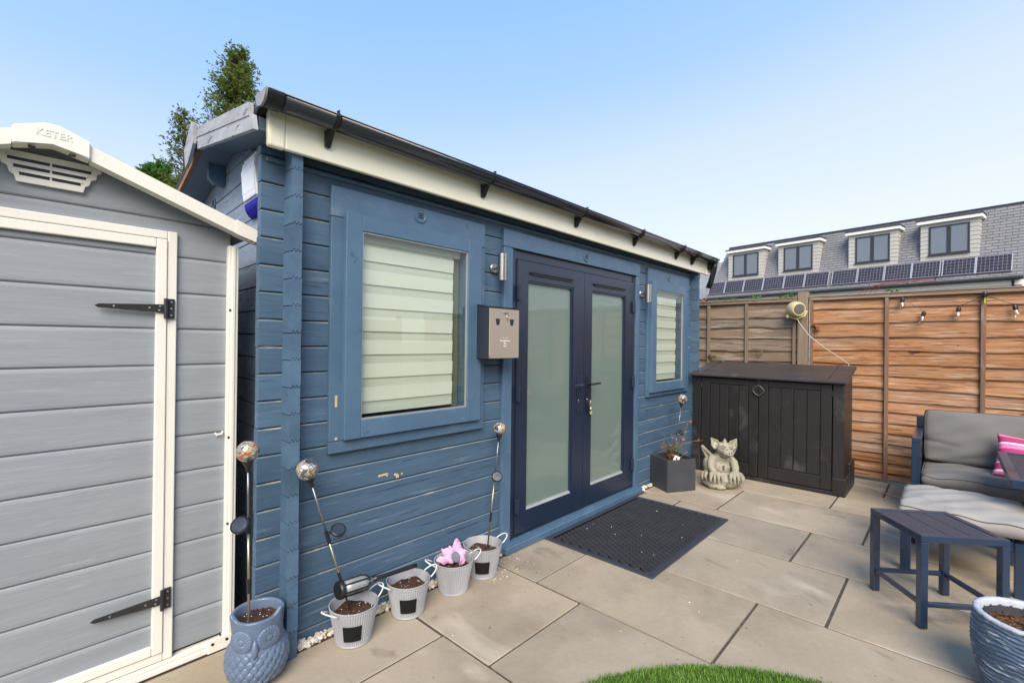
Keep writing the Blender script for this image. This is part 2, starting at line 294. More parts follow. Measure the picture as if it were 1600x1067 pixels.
m_silver = mat('silver_frame', (.6, .6, .62), rough=.4, metal=.5)
m_clear = glass('bulb_glass', (.97, .95, .92))
m_bulbin = mat('bulb_core', (.75, .60, .50), rough=.4)
m_pinkg = mat('pink_speckled_fabric', (.62, .26, .47), (.78, .52, .66), .85, scale=(45, 45, 45), spot=(.60, .12, .40), spot_s=40, spot_t=.6, spot_w=.05)
m_pad = mat('grey_pad', (.16, .17, .22), (.13, .14, .18), .7, scale=(50, 50, 50), bump=.6)
m_terr = mat('reflected_hedge', (.04, .075, .02), (.07, .11, .03), .8, scale=(3, 3, 3), island=True, rv=.4)
def leafy(m, f=.45):
    N, L = m.node_tree.nodes, m.node_tree.links
    p = [x for x in N if x.type == 'BSDF_PRINCIPLED'][0]; o = [x for x in N if x.type == 'OUTPUT_MATERIAL'][0]
    t = N.new('ShaderNodeBsdfTranslucent'); L.new(p.inputs['Base Color'].links[0].from_socket, t.inputs[0])
    x = N.new('ShaderNodeMixShader'); x.inputs[0].default_value = f; L.new(p.outputs[0], x.inputs[1]); L.new(t.outputs[0], x.inputs[2]); L.new(x.outputs[0], o.inputs[0])
for m_ in (m_leaf, m_leaf2, m_grass, m_terr): leafy(m_)
def mosaic(name):
    m = bpy.data.materials.new(name); m.use_nodes = True; n = m.node_tree; N = n.nodes; L = n.links
    p = N['Principled BSDF']; t = N.new('ShaderNodeTexCoord'); v = N.new('ShaderNodeTexVoronoi'); v.inputs['Scale'].default_value = 110
    L.new(t.outputs['Object'], v.inputs[0]); v2 = N.new('ShaderNodeTexNoise'); v2.inputs['Scale'].default_value = 22; L.new(t.outputs['Object'], v2.inputs[0])
    cr = N.new('ShaderNodeValToRGB'); L.new(v2.outputs['Fac'], cr.inputs[0]); el = cr.color_ramp
    el.elements[0].position = .36; el.elements[0].color = (.45, .12, .07, 1); el.elements[1].position = .68; el.elements[1].color = (.06, .055, .05, 1)
    for q, c_ in ((.44, (.55, .38, .10, 1)), (.47, (.50, .48, .45, 1)), (.50, (.12, .115, .11, 1)), (.55, (.60, .59, .57, 1)), (.58, (.14, .13, .12, 1))):
        x = el.elements.new(q); x.color = c_
    hs = N.new('ShaderNodeHueSaturation'); mr = N.new('ShaderNodeMapRange'); L.new(v.outputs['Color'], mr.inputs[0]); mr.inputs[3].default_value = .25; mr.inputs[4].default_value = 1.3
    L.new(mr.outputs[0], hs.inputs['Value']); L.new(cr.outputs[0], hs.inputs['Color']); L.new(hs.outputs[0], p.inputs['Base Color'])
    p.inputs['Roughness'].default_value = .2; p.inputs['Metallic'].default_value = .1; p.inputs['Coat Weight'].default_value = 1
    return m
m_mosaic = mosaic('mosaic_glass')

# ================================================================ GROUND AND PATIO
b = B(); s = 400
vs4 = [b.verts.new(p) for p in ((-s, -s, -.05), (s, -s, -.05), (s, s, -.05), (-s, s, -.05))]; b.faces.new(vs4)
put('ground', b, m_field, kind='structure')
b = B(); box(b, -.6, 6.62, -3.2, 4.9, -.06, -.0055); put('patio_base', b, m_joint, kind='structure')
patio = bpy.data.objects.new('patio', None); C.objects.link(patio); patio['kind'] = 'structure'
LC, LR = (1.25, -.05), 1.3
rows = [(-.68, .055, 0), (.055, .79, 1), (.79, 1.53, 0), (1.53, 2.267, 1), (2.267, 2.992, 0), (2.992, 3.73, 1), (3.73, 4.425, 0), (4.425, 5.2, 1), (5.2, 5.95, 0), (5.95, 6.62, 1)]
YB = {0: 1.885, 1: 1.552}
def slab(x0, x1, y0, y1, m):
    g = .0075
    if y1-y0 < .05: return
    pts = []
    n = 24; circ = []
    # slabs that meet the round lawn are cut along its edge
    def inside(x, y): return (x-LC[0])**2+(y-LC[1])**2 < (LR+.012)**2
    X0, X1, Y0, Y1 = x0+g*.95, x1-g*.95, y0+g, y1-g
    cor = [inside(x, y) for x in (X0, X1) for y in (Y0, Y1)]
    if all(cor): return
    b = B()
    z = rnd(-.002, .002)
    # densely cut outline: for every x column keep the y range outside the circle (upper side)
    cut = any(cor) or (X0 < LC[0]+LR and X1 > LC[0]-LR and Y0 < LC[1]+LR and Y1 > LC[1]-LR)
    if not cut:
        box(b, X0, X1, Y0, Y1, -.04, z, bev=.004)
    else:
        up_ = Y1 > LC[1]+.25 or True
        top = []; xs = np.linspace(X0, X1, 25)
        segs = []
        for x in xs:
            d = (LR+.012)**2-(x-LC[0])**2
            if d <= 0: lo = Y0
            else:
                if (Y0+Y1)/2 > LC[1]: lo = max(Y0, LC[1]+math.sqrt(d))
                else: lo = Y0
            hi = Y1
            if d > 0 and (Y0+Y1)/2 <= LC[1]: hi = min(Y1, LC[1]-math.sqrt(d))
            segs.append((x, lo, hi) if hi-lo > .004 else None)
        run = []
        def flush(run):
            if len(run) > 1:
                poly = [(x, lo) for x, lo, hi in run]+[(x, hi) for x, lo, hi in run[::-1]]
                prism(b, poly, 'z', -.04, z)
        for s_ in segs:
            if s_ is None: flush(run); run = []
            else: run.append(s_)
        flush(run)
    if len(b.verts) == 0: b.free(); return
    put('paving_slab', b, m, patio)
for x0, x1, k in rows:
    cuts = []; y = YB[k]+1.075*2
    while y > -3.2: cuts.append(y); y -= 1.075
    cuts.append(-3.2)
    for a, c in zip(cuts[:-1], cuts[1:]):
        hi, lo = a, max(c, -3.2)
        # the gravel strip and the buildings stop the paving
        lim = 2.25 if 2.27 <= x0 < 4.3 else 2.285
        if x0 < .79: lim = 2.57 if x0 > 0 else 2.57
        if x0 > 5.9: lim = 2.9
        hi = min(hi, lim)
        if hi > lo: slab(x0, x1, lo, hi, m_paver2 if (abs(x0-2.267) < .01 and lo > 1.8) or (abs(x0-3.73) < .01 and hi > 1.0) else m_paver)

# lawn disc
b = B(); prof = [(0, .006), (LR, .006), (LR+.003, -.03)]; lathe(b, prof, 64, (LC[0], LC[1], 0)); put('lawn_soil', b, mat('mossy_soil', (.05, .10, .02), (.07, .12, .03), .95, scale=(20, 20, 20)), kind='structure')
rng = np.random.default_rng(3)
def blades(n, rin, rout, h):
    r = np.sqrt(rng.uniform(rin**2, rout**2, n)); a = rng.uniform(0, 2*np.pi, n)
    x = LC[0]+r*np.cos(a); y = LC[1]+r*np.sin(a); hh = rng.uniform(.45, 1.4, n)*h
    la = rng.uniform(0, 2*np.pi, n); ln = rng.uniform(.1, .8, n)*hh; wd = rng.uniform(.0012, .0026, n)
    wx, wy = np.cos(la+1.57)*wd, np.sin(la+1.57)*wd; lx, ly = np.cos(la)*ln, np.sin(la)*ln
    V = np.empty((n, 5, 3))
    V[:, 0] = np.c_[x-wx, y-wy, np.full(n, .004)]; V[:, 1] = np.c_[x+wx, y+wy, np.full(n, .004)]
    V[:, 2] = np.c_[x+wx*.8+lx*.35, y+wy*.8+ly*.35, hh*.6]; V[:, 3] = np.c_[x-wx*.8+lx*.35, y-wy*.8+ly*.35, hh*.6]
    V[:, 4] = np.c_[x+lx, y+ly, hh]
    base = np.arange(n)*5
    f = []
    for i in base.tolist(): f.append((i, i+1, i+2, i+3)); f.append((i+3, i+2, i+4))
    return V.reshape(-1, 3), f
V1, F1 = blades(120000, LR-.40, LR+.006, .024); V2, F2 = blades(26000, 0, LR-.40, .024)
me = bpy.data.meshes.new('lawn'); k = len(V1)
me.from_pydata(np.vstack([V1, V2]).tolist(), [], F1+[tuple(i+k for i in f) for f in F2]); me.materials.append(m_grass)
lawn = bpy.data.objects.new('lawn', me); C.objects.link(lawn)
tag(lawn, 'bright green lawn with a rounded edge set into the paving', 'lawn', kind='stuff')

# gravel strip
b = B(); box(b, .95, 2.40, 2.285, 2.36, -.03, -.0025); box(b, 4.42, 5.9, 2.285, 2.36, -.03, -.0025)
put('gravel_bed', b, m_soilbase, kind='structure')
def stones(b, n, x0, x1, y0, y1, z0, z1, s0=.008, s1=.017):
    for i in range(n):
        c = (rnd(x0, x1), rnd(y0, y1), rnd(z0, z1)); r = rnd(s0, s1)
        M = Matrix.Translation(c) @ Matrix.Rotation(rnd(0, 6), 4, 'Z') @ Matrix.Rotation(rnd(0, 3), 4, 'X') @ Matrix.Diagonal((r*rnd(.9, 1.5), r*rnd(.6, 1.), r*rnd(.5, .9), 1))
        r_ = bmesh.ops.create_icosphere(b, subdivisions=1, radius=1, matrix=M)
        for v in r_['verts']: v.co += Vector((rnd(-1, 1), rnd(-1, 1), rnd(-1, 1)))*r*.16
b = B(); stones(b, 420, .955, 2.02, 2.285, 2.335, .0, .022); stones(b, 60, 2.02, 2.40, 2.29, 2.335, -.002, .006, .005, .010); stones(b, 34, 4.43, 4.58, 2.285, 2.335, .0, .02); stones(b, 120, 4.58, 5.7, 2.29, 2.335, .0, .012)
g = put('gravel_strip', b, m_gravel, kind='stuff'); tag(g, 'white gravel chippings between the blue cabin wall and the paving', 'gravel')
b = B(); stones(b, 46, 2.0, 2.45, 2.05, 2.3, .0, .004, .002, .005); stones(b, 9, 1.0, 4.5, .7, 2.2, .001, .004, .002, .0045)
g = put('loose_chips', b, m_gravel, kind='stuff'); tag(g, 'few loose white chips scattered over the paving', 'stone chips')

# ================================================================ LOG CABIN
YW = 2.34
XL, XR = .79, 5.95
PIT = .1279
cab = thing('log_cabin', 'blue painted log cabin with glazed double doors, two windows and black gutter', 'cabin', (3.3, 3.2, 0))
def logsec(y, z0, z1, th=.044, c=.006):
    return [(y+th, z0+.0015), (y+c, z0+.002), (y, z0+.0065), (y, z1-.008), (y+c, z1-.002), (y+th, z1-.001)]
W1 = (1.10, 2.215, .90, 2.31); D_ = (2.42, 4.385, -.1, 2.31); W2 = (4.53, 5.60, .90, 2.31)   # outer trims
opens = [(1.19, 2.14, .97, 2.2), (2.48, 4.33, -.1, 2.2), (4.60, 5.50, .97, 2.2)]
zs = [.0]+[.059+PIT*i for i in range(19)]+[2.403]
for i in range(len(zs)-1):
    z0, z1 = zs[i], zs[i+1]
    spans = [(XL, XR)]
    for (a, c, lo, hi) in opens:
        if z1 > lo+.005 and z0 < hi-.005:
            ns = []
            for s0, s1 in spans:
                if a > s0 and c < s1: ns += [(s0, a), (c, s1)]
                else: ns.append((s0, s1))
            spans = ns
    for s0, s1 in spans:
        b = B(); dx = rnd(-.003, .003) if s0 == XL else 0
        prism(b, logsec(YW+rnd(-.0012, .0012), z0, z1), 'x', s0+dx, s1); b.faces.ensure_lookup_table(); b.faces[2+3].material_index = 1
        put('wall_log', b, [m_log, m_wornlit], cab)
# log ends of the side walls, crossing the front wall: notched blocks
def notch(z): # zigzag joint seen on the end face, u across 0..1
    return [(0, .0), (.18, .0), (.22, .010), (.34, .010), (.38, .001), (.52, .001), (.56, .010), (.68, .010), (.72, .001), (.86, .001), (.9, .006), (1, .006)]
def endcol(x0, x1, y0, zoff, mirror=False):
    for i in range(-1, 18):
        zb = max(.0, .059+PIT*i+zoff); zt = .059+PIT*(i+1)+zoff
        if zt > 2.44: zt = 2.44
        if zb >= 2.40: break
        W = x1-x0; j = rnd(-.003, .003)
        botp = [(x0+W*u, zb+d+.003) for u, d in notch(0)] if zb > .01 else [(x0, 0.001), (x1, .001)]
        topp = [(x0+W*u, zt+d-.001) for u, d in notch(0)]
        b = B(); prism(b, botp+topp[::-1], 'y', y0+j, YW+.0055)
        put('log_end', b, m_end, cab)
endcol(.895, .945, 2.25, PIT*.5)
endcol(5.72, 5.77, 2.25, PIT*.5)
# side walls (gable), clipped under the roof
RIDGE = (3.26, 2.650); FRONT = (2.05, 2.391); BACK = (5.00, 2.335)
def roof_z(y, off=0):
    if y < RIDGE[0]: return FRONT[1]+(y-FRONT[0])*(RIDGE[1]-FRONT[1])/(RIDGE[0]-FRONT[0])+off
    return RIDGE[1]+(y-RIDGE[0])*(BACK[1]-RIDGE[1])/(BACK[0]-RIDGE[0])+off
def sidewall(xf, th, m):
    for i in range(-1, 20):
        z0 = max(0, .059+PIT*(i+.5))+.0035; z1 = .059+PIT*(i+1.5)-.0035
        ya, yb = YW+.052, 4.75
        ys = [ya+(yb-ya)*k/24 for k in range(25)]
        tops = [min(z1, roof_z(y, -.004)) for y in ys]
        pr = [(y, t) for y, t in zip(ys, tops) if t > z0+.004]
        if len(pr) < 2: continue
        poly = [(pr[0][0], z0), (pr[-1][0], z0)]+[(y, t) for y, t in pr[::-1]]
        b = B(); prism(b, poly, 'x', xf+rnd(-.001, .001), xf+th); put('side_log', b, m, cab)
    b = B(); prism(b, [(YW+.06, .001), (4.74, .001), (4.74, roof_z(4.74, -.03)), (RIDGE[0], RIDGE[1]-.03), (YW+.06, roof_z(YW+.06, -.03))], 'x', xf+(.006 if xf < 3 else .006), xf+th-.004)
    put('wall_core', b, m_dark, cab)
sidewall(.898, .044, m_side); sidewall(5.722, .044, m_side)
b = B(); box(b, XL+.30, XR-.2, 4.752, 4.79, 0, 2.35); put('back_wall', b, m_log, cab)
b = B(); box(b, 1.08, 5.71, 2.40, 4.74, .01, .05); put('floor', b, m_dark, cab)
# dark lining behind the front wall above the openings
b = B(); box(b, XL+.02, XR-.02, YW-.012, YW-.0005, 2.330, 2.352, bev=.003); put('eaves_batten', b, m_trim, cab)
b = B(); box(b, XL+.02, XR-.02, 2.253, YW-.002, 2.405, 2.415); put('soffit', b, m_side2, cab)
# roof
RX0, RX1 = .715, 6.02
b = B()
t0, t1 = .012, .055
prism(b, [(2.252, roof_z(2.252, t0)), (RIDGE[0], RIDGE[1]+t0), (RIDGE[0], RIDGE[1]+t1), (2.252, roof_z(2.252, t1))], 'x', RX0+.03, RX1-.03)
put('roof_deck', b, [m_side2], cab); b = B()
prism(b, [(RIDGE[0]+.001, RIDGE[1]+t0-.015), (BACK[0], BACK[1]+t0-.015), (BACK[0], BACK[1]+t1-.02), (RIDGE[0]+.001, RIDGE[1]+t1-.02)], 'x', RX0+.002, RX0+.020)
put('roof_boards', b, [m_osb], cab)
b = B()
prism(b, [(2.225, roof_z(2.225, t1+.030)), (2.27, roof_z(2.27, t1+.002)), (RIDGE[0], RIDGE[1]+t1+.002), (RIDGE[0], RIDGE[1]+t1+.02), (2.225, roof_z(2.225, t1+.038))], 'x', RX0+.02, RX1-.02)
prism(b, [(RIDGE[0]+.001, RIDGE[1]+t1-.018), (BACK[0]+.02, BACK[1]+t1-.026), (BACK[0]+.02, BACK[1]+t1+.012), (RIDGE[0]+.001, RIDGE[1]+t1+.02)], 'x', RX0, RX1-.01)
put('roof_felt', b, m_felt, cab)
for xa, xb in ((RX0+.0, RX1-.04),):
    b = B(); prism(b, [(2.252, roof_z(2.252, -.002)), (RIDGE[0], RIDGE[1]-.002), (BACK[0], BACK[1]-.002), (BACK[0], BACK[1]+t0-.001), (RIDGE[0], RIDGE[1]+t0-.001), (2.252, roof_z(2.252, t0-.001))], 'x', xa+.022, xb)
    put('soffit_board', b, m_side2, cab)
for k_, (zlo, zhi) in enumerate(((-.035, .032), (.034, .092))):
    for xa in (RX0-.022, RX1-.02):
        b = B(); d = .004*k_
        prism(b, [(2.205-.055*(1-k_), roof_z(2.205, zlo)-.004*(1-k_)), (3.235, roof_z(3.235, zlo)), (3.235, roof_z(3.235, zhi)), (2.205-.03*(1-k_), roof_z(2.205, zhi))], 'x', xa-d, xa+.02-d)
        put('bargeboard', b, m_barge, cab)
b = B()  # cover piece at the apex
prism(b, [(3.22, RIDGE[1]+.100), (3.30, RIDGE[1]+.135), (3.50, RIDGE[1]+.02), (3.46, RIDGE[1]-.10), (3.38, RIDGE[1]-.085), (3.24, RIDGE[1]-.01)], 'x', RX0-.044, RX0-.027)
put('apex_cover', b, m_barge, cab)
for y_ in (3.44, 4.25):   # purlin ends poking out of the gable
    zt = roof_z(y_, -.006)
    for xa, xb in ((.803, .894), (5.77, 5.86)):
        b = B(); prism(b, [(xa, zt-.09), (xa+.03, zt-.125), (xb, zt-.125), (xb, zt), (xa, zt)], 'y', y_, y_+.045)
        put('purlin_end', b, m_trim, cab)
b = B(); lathe(b, [(.0, .0), (.026, .0), (.034, .004), (.034, .012), (0, .012)], 24, M=Matrix.Translation((.888, 3.72, 2.43)) @ Matrix.Rotation(R(90), 4, 'Y')); vt = put('gable_vent', b, m_trim, cab)
b = B()
for dz in (-.014, 0, .014): box(b, .884, .8875, 3.72-.018, 3.72+.018, 2.43+dz-.003, 2.43+dz+.003)
put('vent_slot', b, m_black, vt)
SHEAR = .047
def shear(o, y0=2.15):
    ov = origin(o.parent) if o.parent else Vector((0, 0, 0))
    for v in o.data.vertices:
        X, Y = v.co.x+ov.x, v.co.y+ov.y
        v.co.x += SHEAR*max(0, Y-y0)*max(0, min(1, (2.2-X)/.8))
for o_ in list(C.objects):
    p_ = o_
    while p_.parent: p_ = p_.parent
    if o_.type == 'MESH' and p_ == cab and o_.name.split('.')[0] in ('side_log', 'wall_core', 'purlin_end', 'gable_vent', 'vent_slot'): shear(o_, YW)
    if o_.type == 'MESH' and p_ == cab and o_.name.split('.')[0] in ('roof_deck', 'roof_boards', 'roof_felt', 'soffit_board', 'bargeboard', 'apex_cover'): shear(o_)
# fascia in two lengths with end cap
b = B(); box(b, .852, 3.40, 2.222, 2.2495, 2.366, 2.553, bev=.006, seg=2); put('fascia_board', b, m_fascia, cab)
b = B(); box(b, 3.402, 5.90, 2.222, 2.2495, 2.366, 2.553, bev=.006, seg=2); put('fascia_board', b, m_fascia, cab)
b = B(); box(b, .775, .853, 2.218, 2.2497, 2.361, 2.55, bev=.012, seg=3); put('fascia_corner', b, m_fascia, cab)
b = B(); box(b, 5.899, 5.97, 2.218, 2.2497, 2.361, 2.55, bev=.012, seg=3); put('fascia_corner', b, m_fascia, cab)
# gutter
GY, GZ, GR = 2.158, 2.557, .056
def halfring(b, x0, x1, r0, r1, n=14, a0=180, a1=360):
    A = []
    for k in range(n+1):
        a = R(a0+(a1-a0)*k/n)
        A.append((GY+r0*math.cos(a), GZ+r0*math.sin(a)))
    Bq = [(GY+r1*math.cos(R(a0+(a1-a0)*k/n)), GZ+r1*math.sin(R(a0+(a1-a0)*k/n))) for k in range(n, -1, -1)]
    prism(b, A+Bq, 'x', x0, x1)
b = B(); halfring(b, .745, 6.02, GR-.003, GR)
tube(b, [(.745, GY-GR, GZ), (6.02, GY-GR, GZ)], .004, 6)
gut = put('gutter', b, m_gutter, cab)
for p_ in gut.data.polygons: p_.use_smooth = abs(p_.normal.x) < .5 and p_.area > .01
b = B(); halfring(b, .733, .80, GR+.0005, GR+.005); put('gutter_union', b, m_black, gut)
b = B(); prism(b, [(GY+(GR+.004)*math.cos(R(180+180*k/16)), GZ+(GR+.004)*math.sin(R(180+180*k/16))) for k in range(17)], 'x', .722, .732); put('gutter_end_cap', b, m_cap, gut)
for xb in (1.045, 2.08, 3.11, 4.06, 4.99):
    b = B(); halfring(b, xb-.011, xb+.011, GR+.0008, GR+.005)
    tube(b, [(xb, GY-GR-.002, GZ-.01), (xb, GY-GR-.004, GZ+.014), (xb, GY-GR+.012, GZ+.014)], .005, 6)
    prism(b, [(GY+.005, GZ-GR-.004), (2.2215, GZ-.045), (2.2215, GZ-.125), (2.206, GZ-.125), (GY+.012, GZ-GR-.014)], 'x', xb-.013, xb+.013)
    put('gutter_bracket', b, m_black, gut)
for xb in (5.42, 5.93):
    b = B(); halfring(b, xb-.03, xb+.03, GR+.0012, GR+.007); prism(b, [(GY, GZ-GR-.008), (2.2215, GZ-.045), (2.2215, GZ-.13), (2.2, GZ-.13)], 'x', xb-.014, xb+.014)
    put('gutter_bracket', b, m_black, gut)
b = B(); tube(b, [(5.985, GY, GZ-.04), (5.985, GY, GZ-.10), (5.99, GY+.01, GZ-.16), (6.0, GY+.045, GZ-.27), (6.0, GY+.075, GZ-.35)], [.045, .036, .034, .034, .034], 14)
put('downpipe_elbow', b, m_black, gut, smooth=True)

# ---- window builder
def window(x0, x1, zc0, zc1, outer, inner, gx0, gx1, gz0, gz1, bandcols):
    # outer trim boards on the wall, inner sash frame standing proud of them
    (ox0, ox1, oz0, oz1) = outer; (ix0, ix1, iz0, iz1) = inner
    yo = YW-.028; yi = YW-.056
    b = B(); box(b, ox0, ox1, yo, YW-.0005, iz1-.03, oz1, bev=.003); root = put('window', b, m_trim, cab)
    def tr(nm, *a, m=m_trim): bb = B(); box(bb, *a, bev=.0025); return put(nm, bb, m, root)
    tr('trim_board', ox0, ix0+.02, yo-.0005, YW-.0008, oz0+.062, iz1-.032)
    tr('trim_board', ix1-.02, ox1, yo-.0005, YW-.0008, oz0+.062, iz1-.032)
    tr('trim_board', ox0, ox1, yo-.0008, YW-.0006, oz0, oz0+.060)
    w_ = gx0-ix0; wr = ix1-gx1
    tr('sash_rail', ix0, gx0, yi-.001, YW-.002, iz0, iz1)
    tr('sash_rail', gx1, ix1, yi-.001, YW-.002, iz0, iz1)
    tr('sash_rail', gx0+.001, gx1-.001, yi, YW-.0025, gz1, iz1-.001)
    tr('sash_rail', gx0+.001, gx1-.001, yi, YW-.0025, iz0+.001, gz0)
    # reveal to the inside
    b = B(); box(b, gx0-.02, gx0-.002, YW-.001, YW+.06, gz0-.02, gz1+.02); box(b, gx1+.002, gx1+.02, YW-.001, YW+.06, gz0-.02, gz1+.02)
    box(b, gx0-.02, gx1+.02, YW-.0012, YW+.061, gz1+.003, gz1+.022); box(b, gx0-.02, gx1+.02, YW-.0012, YW+.061, gz0-.022, gz0-.003)
    put('reveal', b, m_trim, root)
    b = B(); t = .008
    box(b, gx0+.0005, gx0+t, yi+.008, yi+.020, gz0+.0005, gz1-.0005); box(b, gx1-t, gx1-.0005, yi+.008, yi+.020, gz0+.0005, gz1-.0005)
    box(b, gx0+t, gx1-t, yi+.008, yi+.020, gz1-t, gz1-.0005); box(b, gx0+t, gx1-t, yi+.008, yi+.020, gz0+.0005, gz0+t)
    put('glazing_bead', b, m_alub, root)
    b = B(); b.faces.new([b.verts.new(p) for p in ((gx0+.001, yi+.016, gz0+.001), (gx1-.001, yi+.016, gz0+.001), (gx1-.001, yi+.016, gz1-.001), (gx0+.001, yi+.016, gz1-.001))]); put('pane', b, m_glass, root, rec=False)
    # day-night blind behind the glass
    bx1 = gx1-.10*(gx1-gx0)
    b = B(); box(b, gx0-.01, bx1, YW+.012, YW+.0135, gz0+.02, gz1-.01); put('blind_sheer', b, m_blind2, root)
    n = 7; top = gz1-.062; p = (gz1-gz0-.10)/n
    for i in range(n):
        zt = top-i*p; zb = zt-p*.62
        b = B(); prism(b, [(YW+.002, zt), (YW+.0035, zt), (YW+.0075, zb), (YW+.006, zb)], 'x', gx0-.012, bx1-.004+rnd(-.002, .002)); put('blind_band', b, m_blind, root)
    b = B(); box(b, gx0-.01, gx1-.02, YW+.0, YW+.04, gz1-.045, gz1+.01, bev=.006); put('blind_cassette', b, m_blind2, root)
    b = B(); box(b, gx0-.05, gx1+.05, YW+.09, YW+.10, gz0-.05, gz1+.05); put('dark_room_lining', b, m_dark, root)
    b = B(); box(b, bx1+.012, gx1-.012, YW+.03, YW+.034, gz0, gz1, bev=0); put('side_curtain', b, mat('sage_lining', (.13, .155, .11)), root)
    return root
window(0, 0, 0, 0, (1.118, 2.200, .917, 2.293), (1.186, 2.145, .982, 2.166), 1.279, 2.028, 1.078, 2.080, None)
window(0, 0, 0, 0, (4.555, 5.60, .940, 2.293), (4.592, 5.455, .985, 2.160), 4.70, 5.375, 1.085, 2.075, None)
def disc_vent(x, z, y):
    b = B(); lathe(b, [(0, .004), (.030, .004), (.034, .007), (.042, .007), (.045, 0)], 28, M=Matrix.Translation((x, y, z)) @ Matrix.Rotation(R(90), 4, 'X')); o = put('vent_disc', b, m_trim, cab, smooth=False)
    b = B()
    for dz in (-.012, 0, .012): box(b, x-.018, x+.018, y-.0075, y-.0042, z+dz-.002, z+dz+.002)
    put('vent_slot', b, m_dark, o)
for x in (1.664, 3.40, 5.05): disc_vent(x, 2.245, YW-(.0325 if x == 3.40 else .028))

# ---- double doors
yo = YW-.03
def cb(nm, m, par, *a, bev=.003): bb = B(); box(bb, *a, bev=bev); return put(nm, bb, m, par)
cb('door_trim', m_trim, cab, 2.388, 2.478, yo, YW-.0005, .012, 2.178)
cb('door_trim', m_trim, cab, 4.30, 4.368, yo, YW-.0005, .012, 2.178)
cb('door_head_trim', m_trim, cab, 2.385, 4.370, yo-.002, YW-.0007, 2.180, 2.303)
sill = B(); box(sill, 2.395, 4.38, 2.262, 2.40, .0, .052, bev=.006); box(sill, 2.40, 4.375, 2.275, 2.40, .0521, .060, bev=.002); put('door_sill', sill, m_trim, cab)
cb('door_frame', m_navy, cab, 2.480, 2.530, YW-.012, YW+.06, .061, 2.176)
cb('door_frame', m_navy, cab, 4.268, 4.298, YW-.012, YW+.06, .061, 2.176)
cb('door_frame', m_navy, cab, 2.531, 4.267, YW-.004, YW+.06, 2.112, 2.176)
cb('door_frame', m_navy, cab, 2.531, 4.267, YW-.002, YW+.06, .061, .085)
def leaf(x0, x1, gx0, gx1, label, hx, hdir, hinge_x):
    y0, y1 = YW-.022, YW+.04; z0, z1 = .092, 2.106; gz0, gz1 = .245, 1.965
    b = B(); prism(b, [(x0, z0), (gx0, gz0), (gx0, gz1), (x0, z1)], 'y', y0, y1); d = put('door_leaf', b, m_navy, cab, label=label)
    e_ = .0007
    for nm, pts in (('stile', [(x1, z0), (gx1, gz0), (gx1, gz1), (x1, z1)]), ('door_rail', [(x0+e_, z1), (gx0+e_, gz1), (gx1-e_, gz1), (x1-e_, z1)]), ('door_rail', [(x0+e_, z0), (gx0+e_, gz0), (gx1-e_, gz0), (x1-e_, z0)])):
        b = B(); prism(b, pts, 'y', y0+(.0006 if nm == 'door_rail' else 0), y1); put(nm, b, m_navy, d)
    b = B(); box(b, x0-.006, x0-.0005, y0+.012, y1, z0, z1); put('seal', b, m_black, d)
    b = B(); t = .014
    for a in ((gx0+.001, gx0+t, gz0+.001, gz1-.001), (gx1-t, gx1-.001, gz0+.001, gz1-.001)):
        prism(b, [(a[0], y0+.008), (a[1], y0+.008), (a[1], y0+.03), (a[0], y0+.03)], 'z', a[2], a[3])
    box(b, gx0+t, gx1-t, y0+.008, y0+.03, gz1-t, gz1-.001)
    put('bead', b, m_navy, d)
    b = B(); prism(b, [(y0+.002, gz0+.001), (y0+.012, gz0+.014), (y0+.03, gz0+.016), (y0+.03, gz0+.001)], 'x', gx0+t, gx1-t); put('bottom_bead', b, m_alub, d)
    b = B(); box(b, gx0+.002, gx1-.002, y0+.0262, y0+.0295, gz0+.002, gz1-.002); put('pane', b, m_door, d)
    b = B(); xc = (gx0+gx1)/2; box(b, xc-.27, xc+.27, y0-.020, y0-.0005, 2.018, 2.030, bev=.004); box(b, xc-.265, xc+.265, y0-.012, y0-.0004, 2.008, 2.0175); put('trickle_vent', b, m_black, d)
    b = B(); box(b, hx-.018, hx+.018, y0-.010, y0-.0003, .90, 1.22, bev=.006, seg=2)
    tube(b, [(hx, y0-.008, 1.145), (hx, y0-.05, 1.145), (hx+hdir*.012, y0-.058, 1.145), (hx+hdir*.125, y0-.058, 1.148)], [.010, .010, .010, .0085], 10)
    put('handle', b, m_navy if hdir < 0 else m_black, d)
    b = B(); lathe(b, [(0, .002), (.009, .002), (.010, 0)], 16, M=Matrix.Translation((hx, y0-.0103, 1.01)) @ Matrix.Rotation(R(90), 4, 'X')); box(b, hx-.004, hx+.004, y0-.012, y0-.0102, .985, 1.005); put('lock_cylinder', b, m_steel, d)
    for z in (.30, 1.12, 1.86):
        b = B(); box(b, hinge_x-.022, hinge_x+.022, y0-.022, y0-.0002, z-.055, z+.055, bev=.007, seg=2); tube(b, [(hinge_x, y0-.02, z-.06), (hinge_x, y0-.02, z+.06)], .009, 10); put('hinge', b, m_navy, d)
    return d
leaf(2.534, 3.393, 2.652, 3.235, 'left door with pale obscured glass', 3.315, -1, 2.545)
dr = leaf(3.398, 4.265, 3.515, 4.10, 'right door with pale obscured glass', 3.445, 1, 4.240)
b = B()
for i in range(5):
    z = .995-i*.018; tube(b, [(3.452+.012*math.cos(t_)+rnd(-.004, .004), 2.290+.004*math.sin(t_*2)-i*.002, z+.016*math.sin(t_)) for t_ in np.linspace(0, 6.28, 13)[:-1]], .0022, 5, closed=True)
box(b, 3.448, 3.470, 2.284, 2.288, .925, .965, bev=.003)
put('key_bunch', b, m_steel, dr)
b = B(); lathe(b, [(0, .002), (.016, .002), (.018, 0), (.016, -.002), (0, -.002)], 18, M=Matrix.Translation((3.468, 2.285, .895)) @ Matrix.Rotation(R(90), 4, 'X')); put('key_fob', b, mat('lime_fob', (.38, .55, .05), rough=.4), dr)
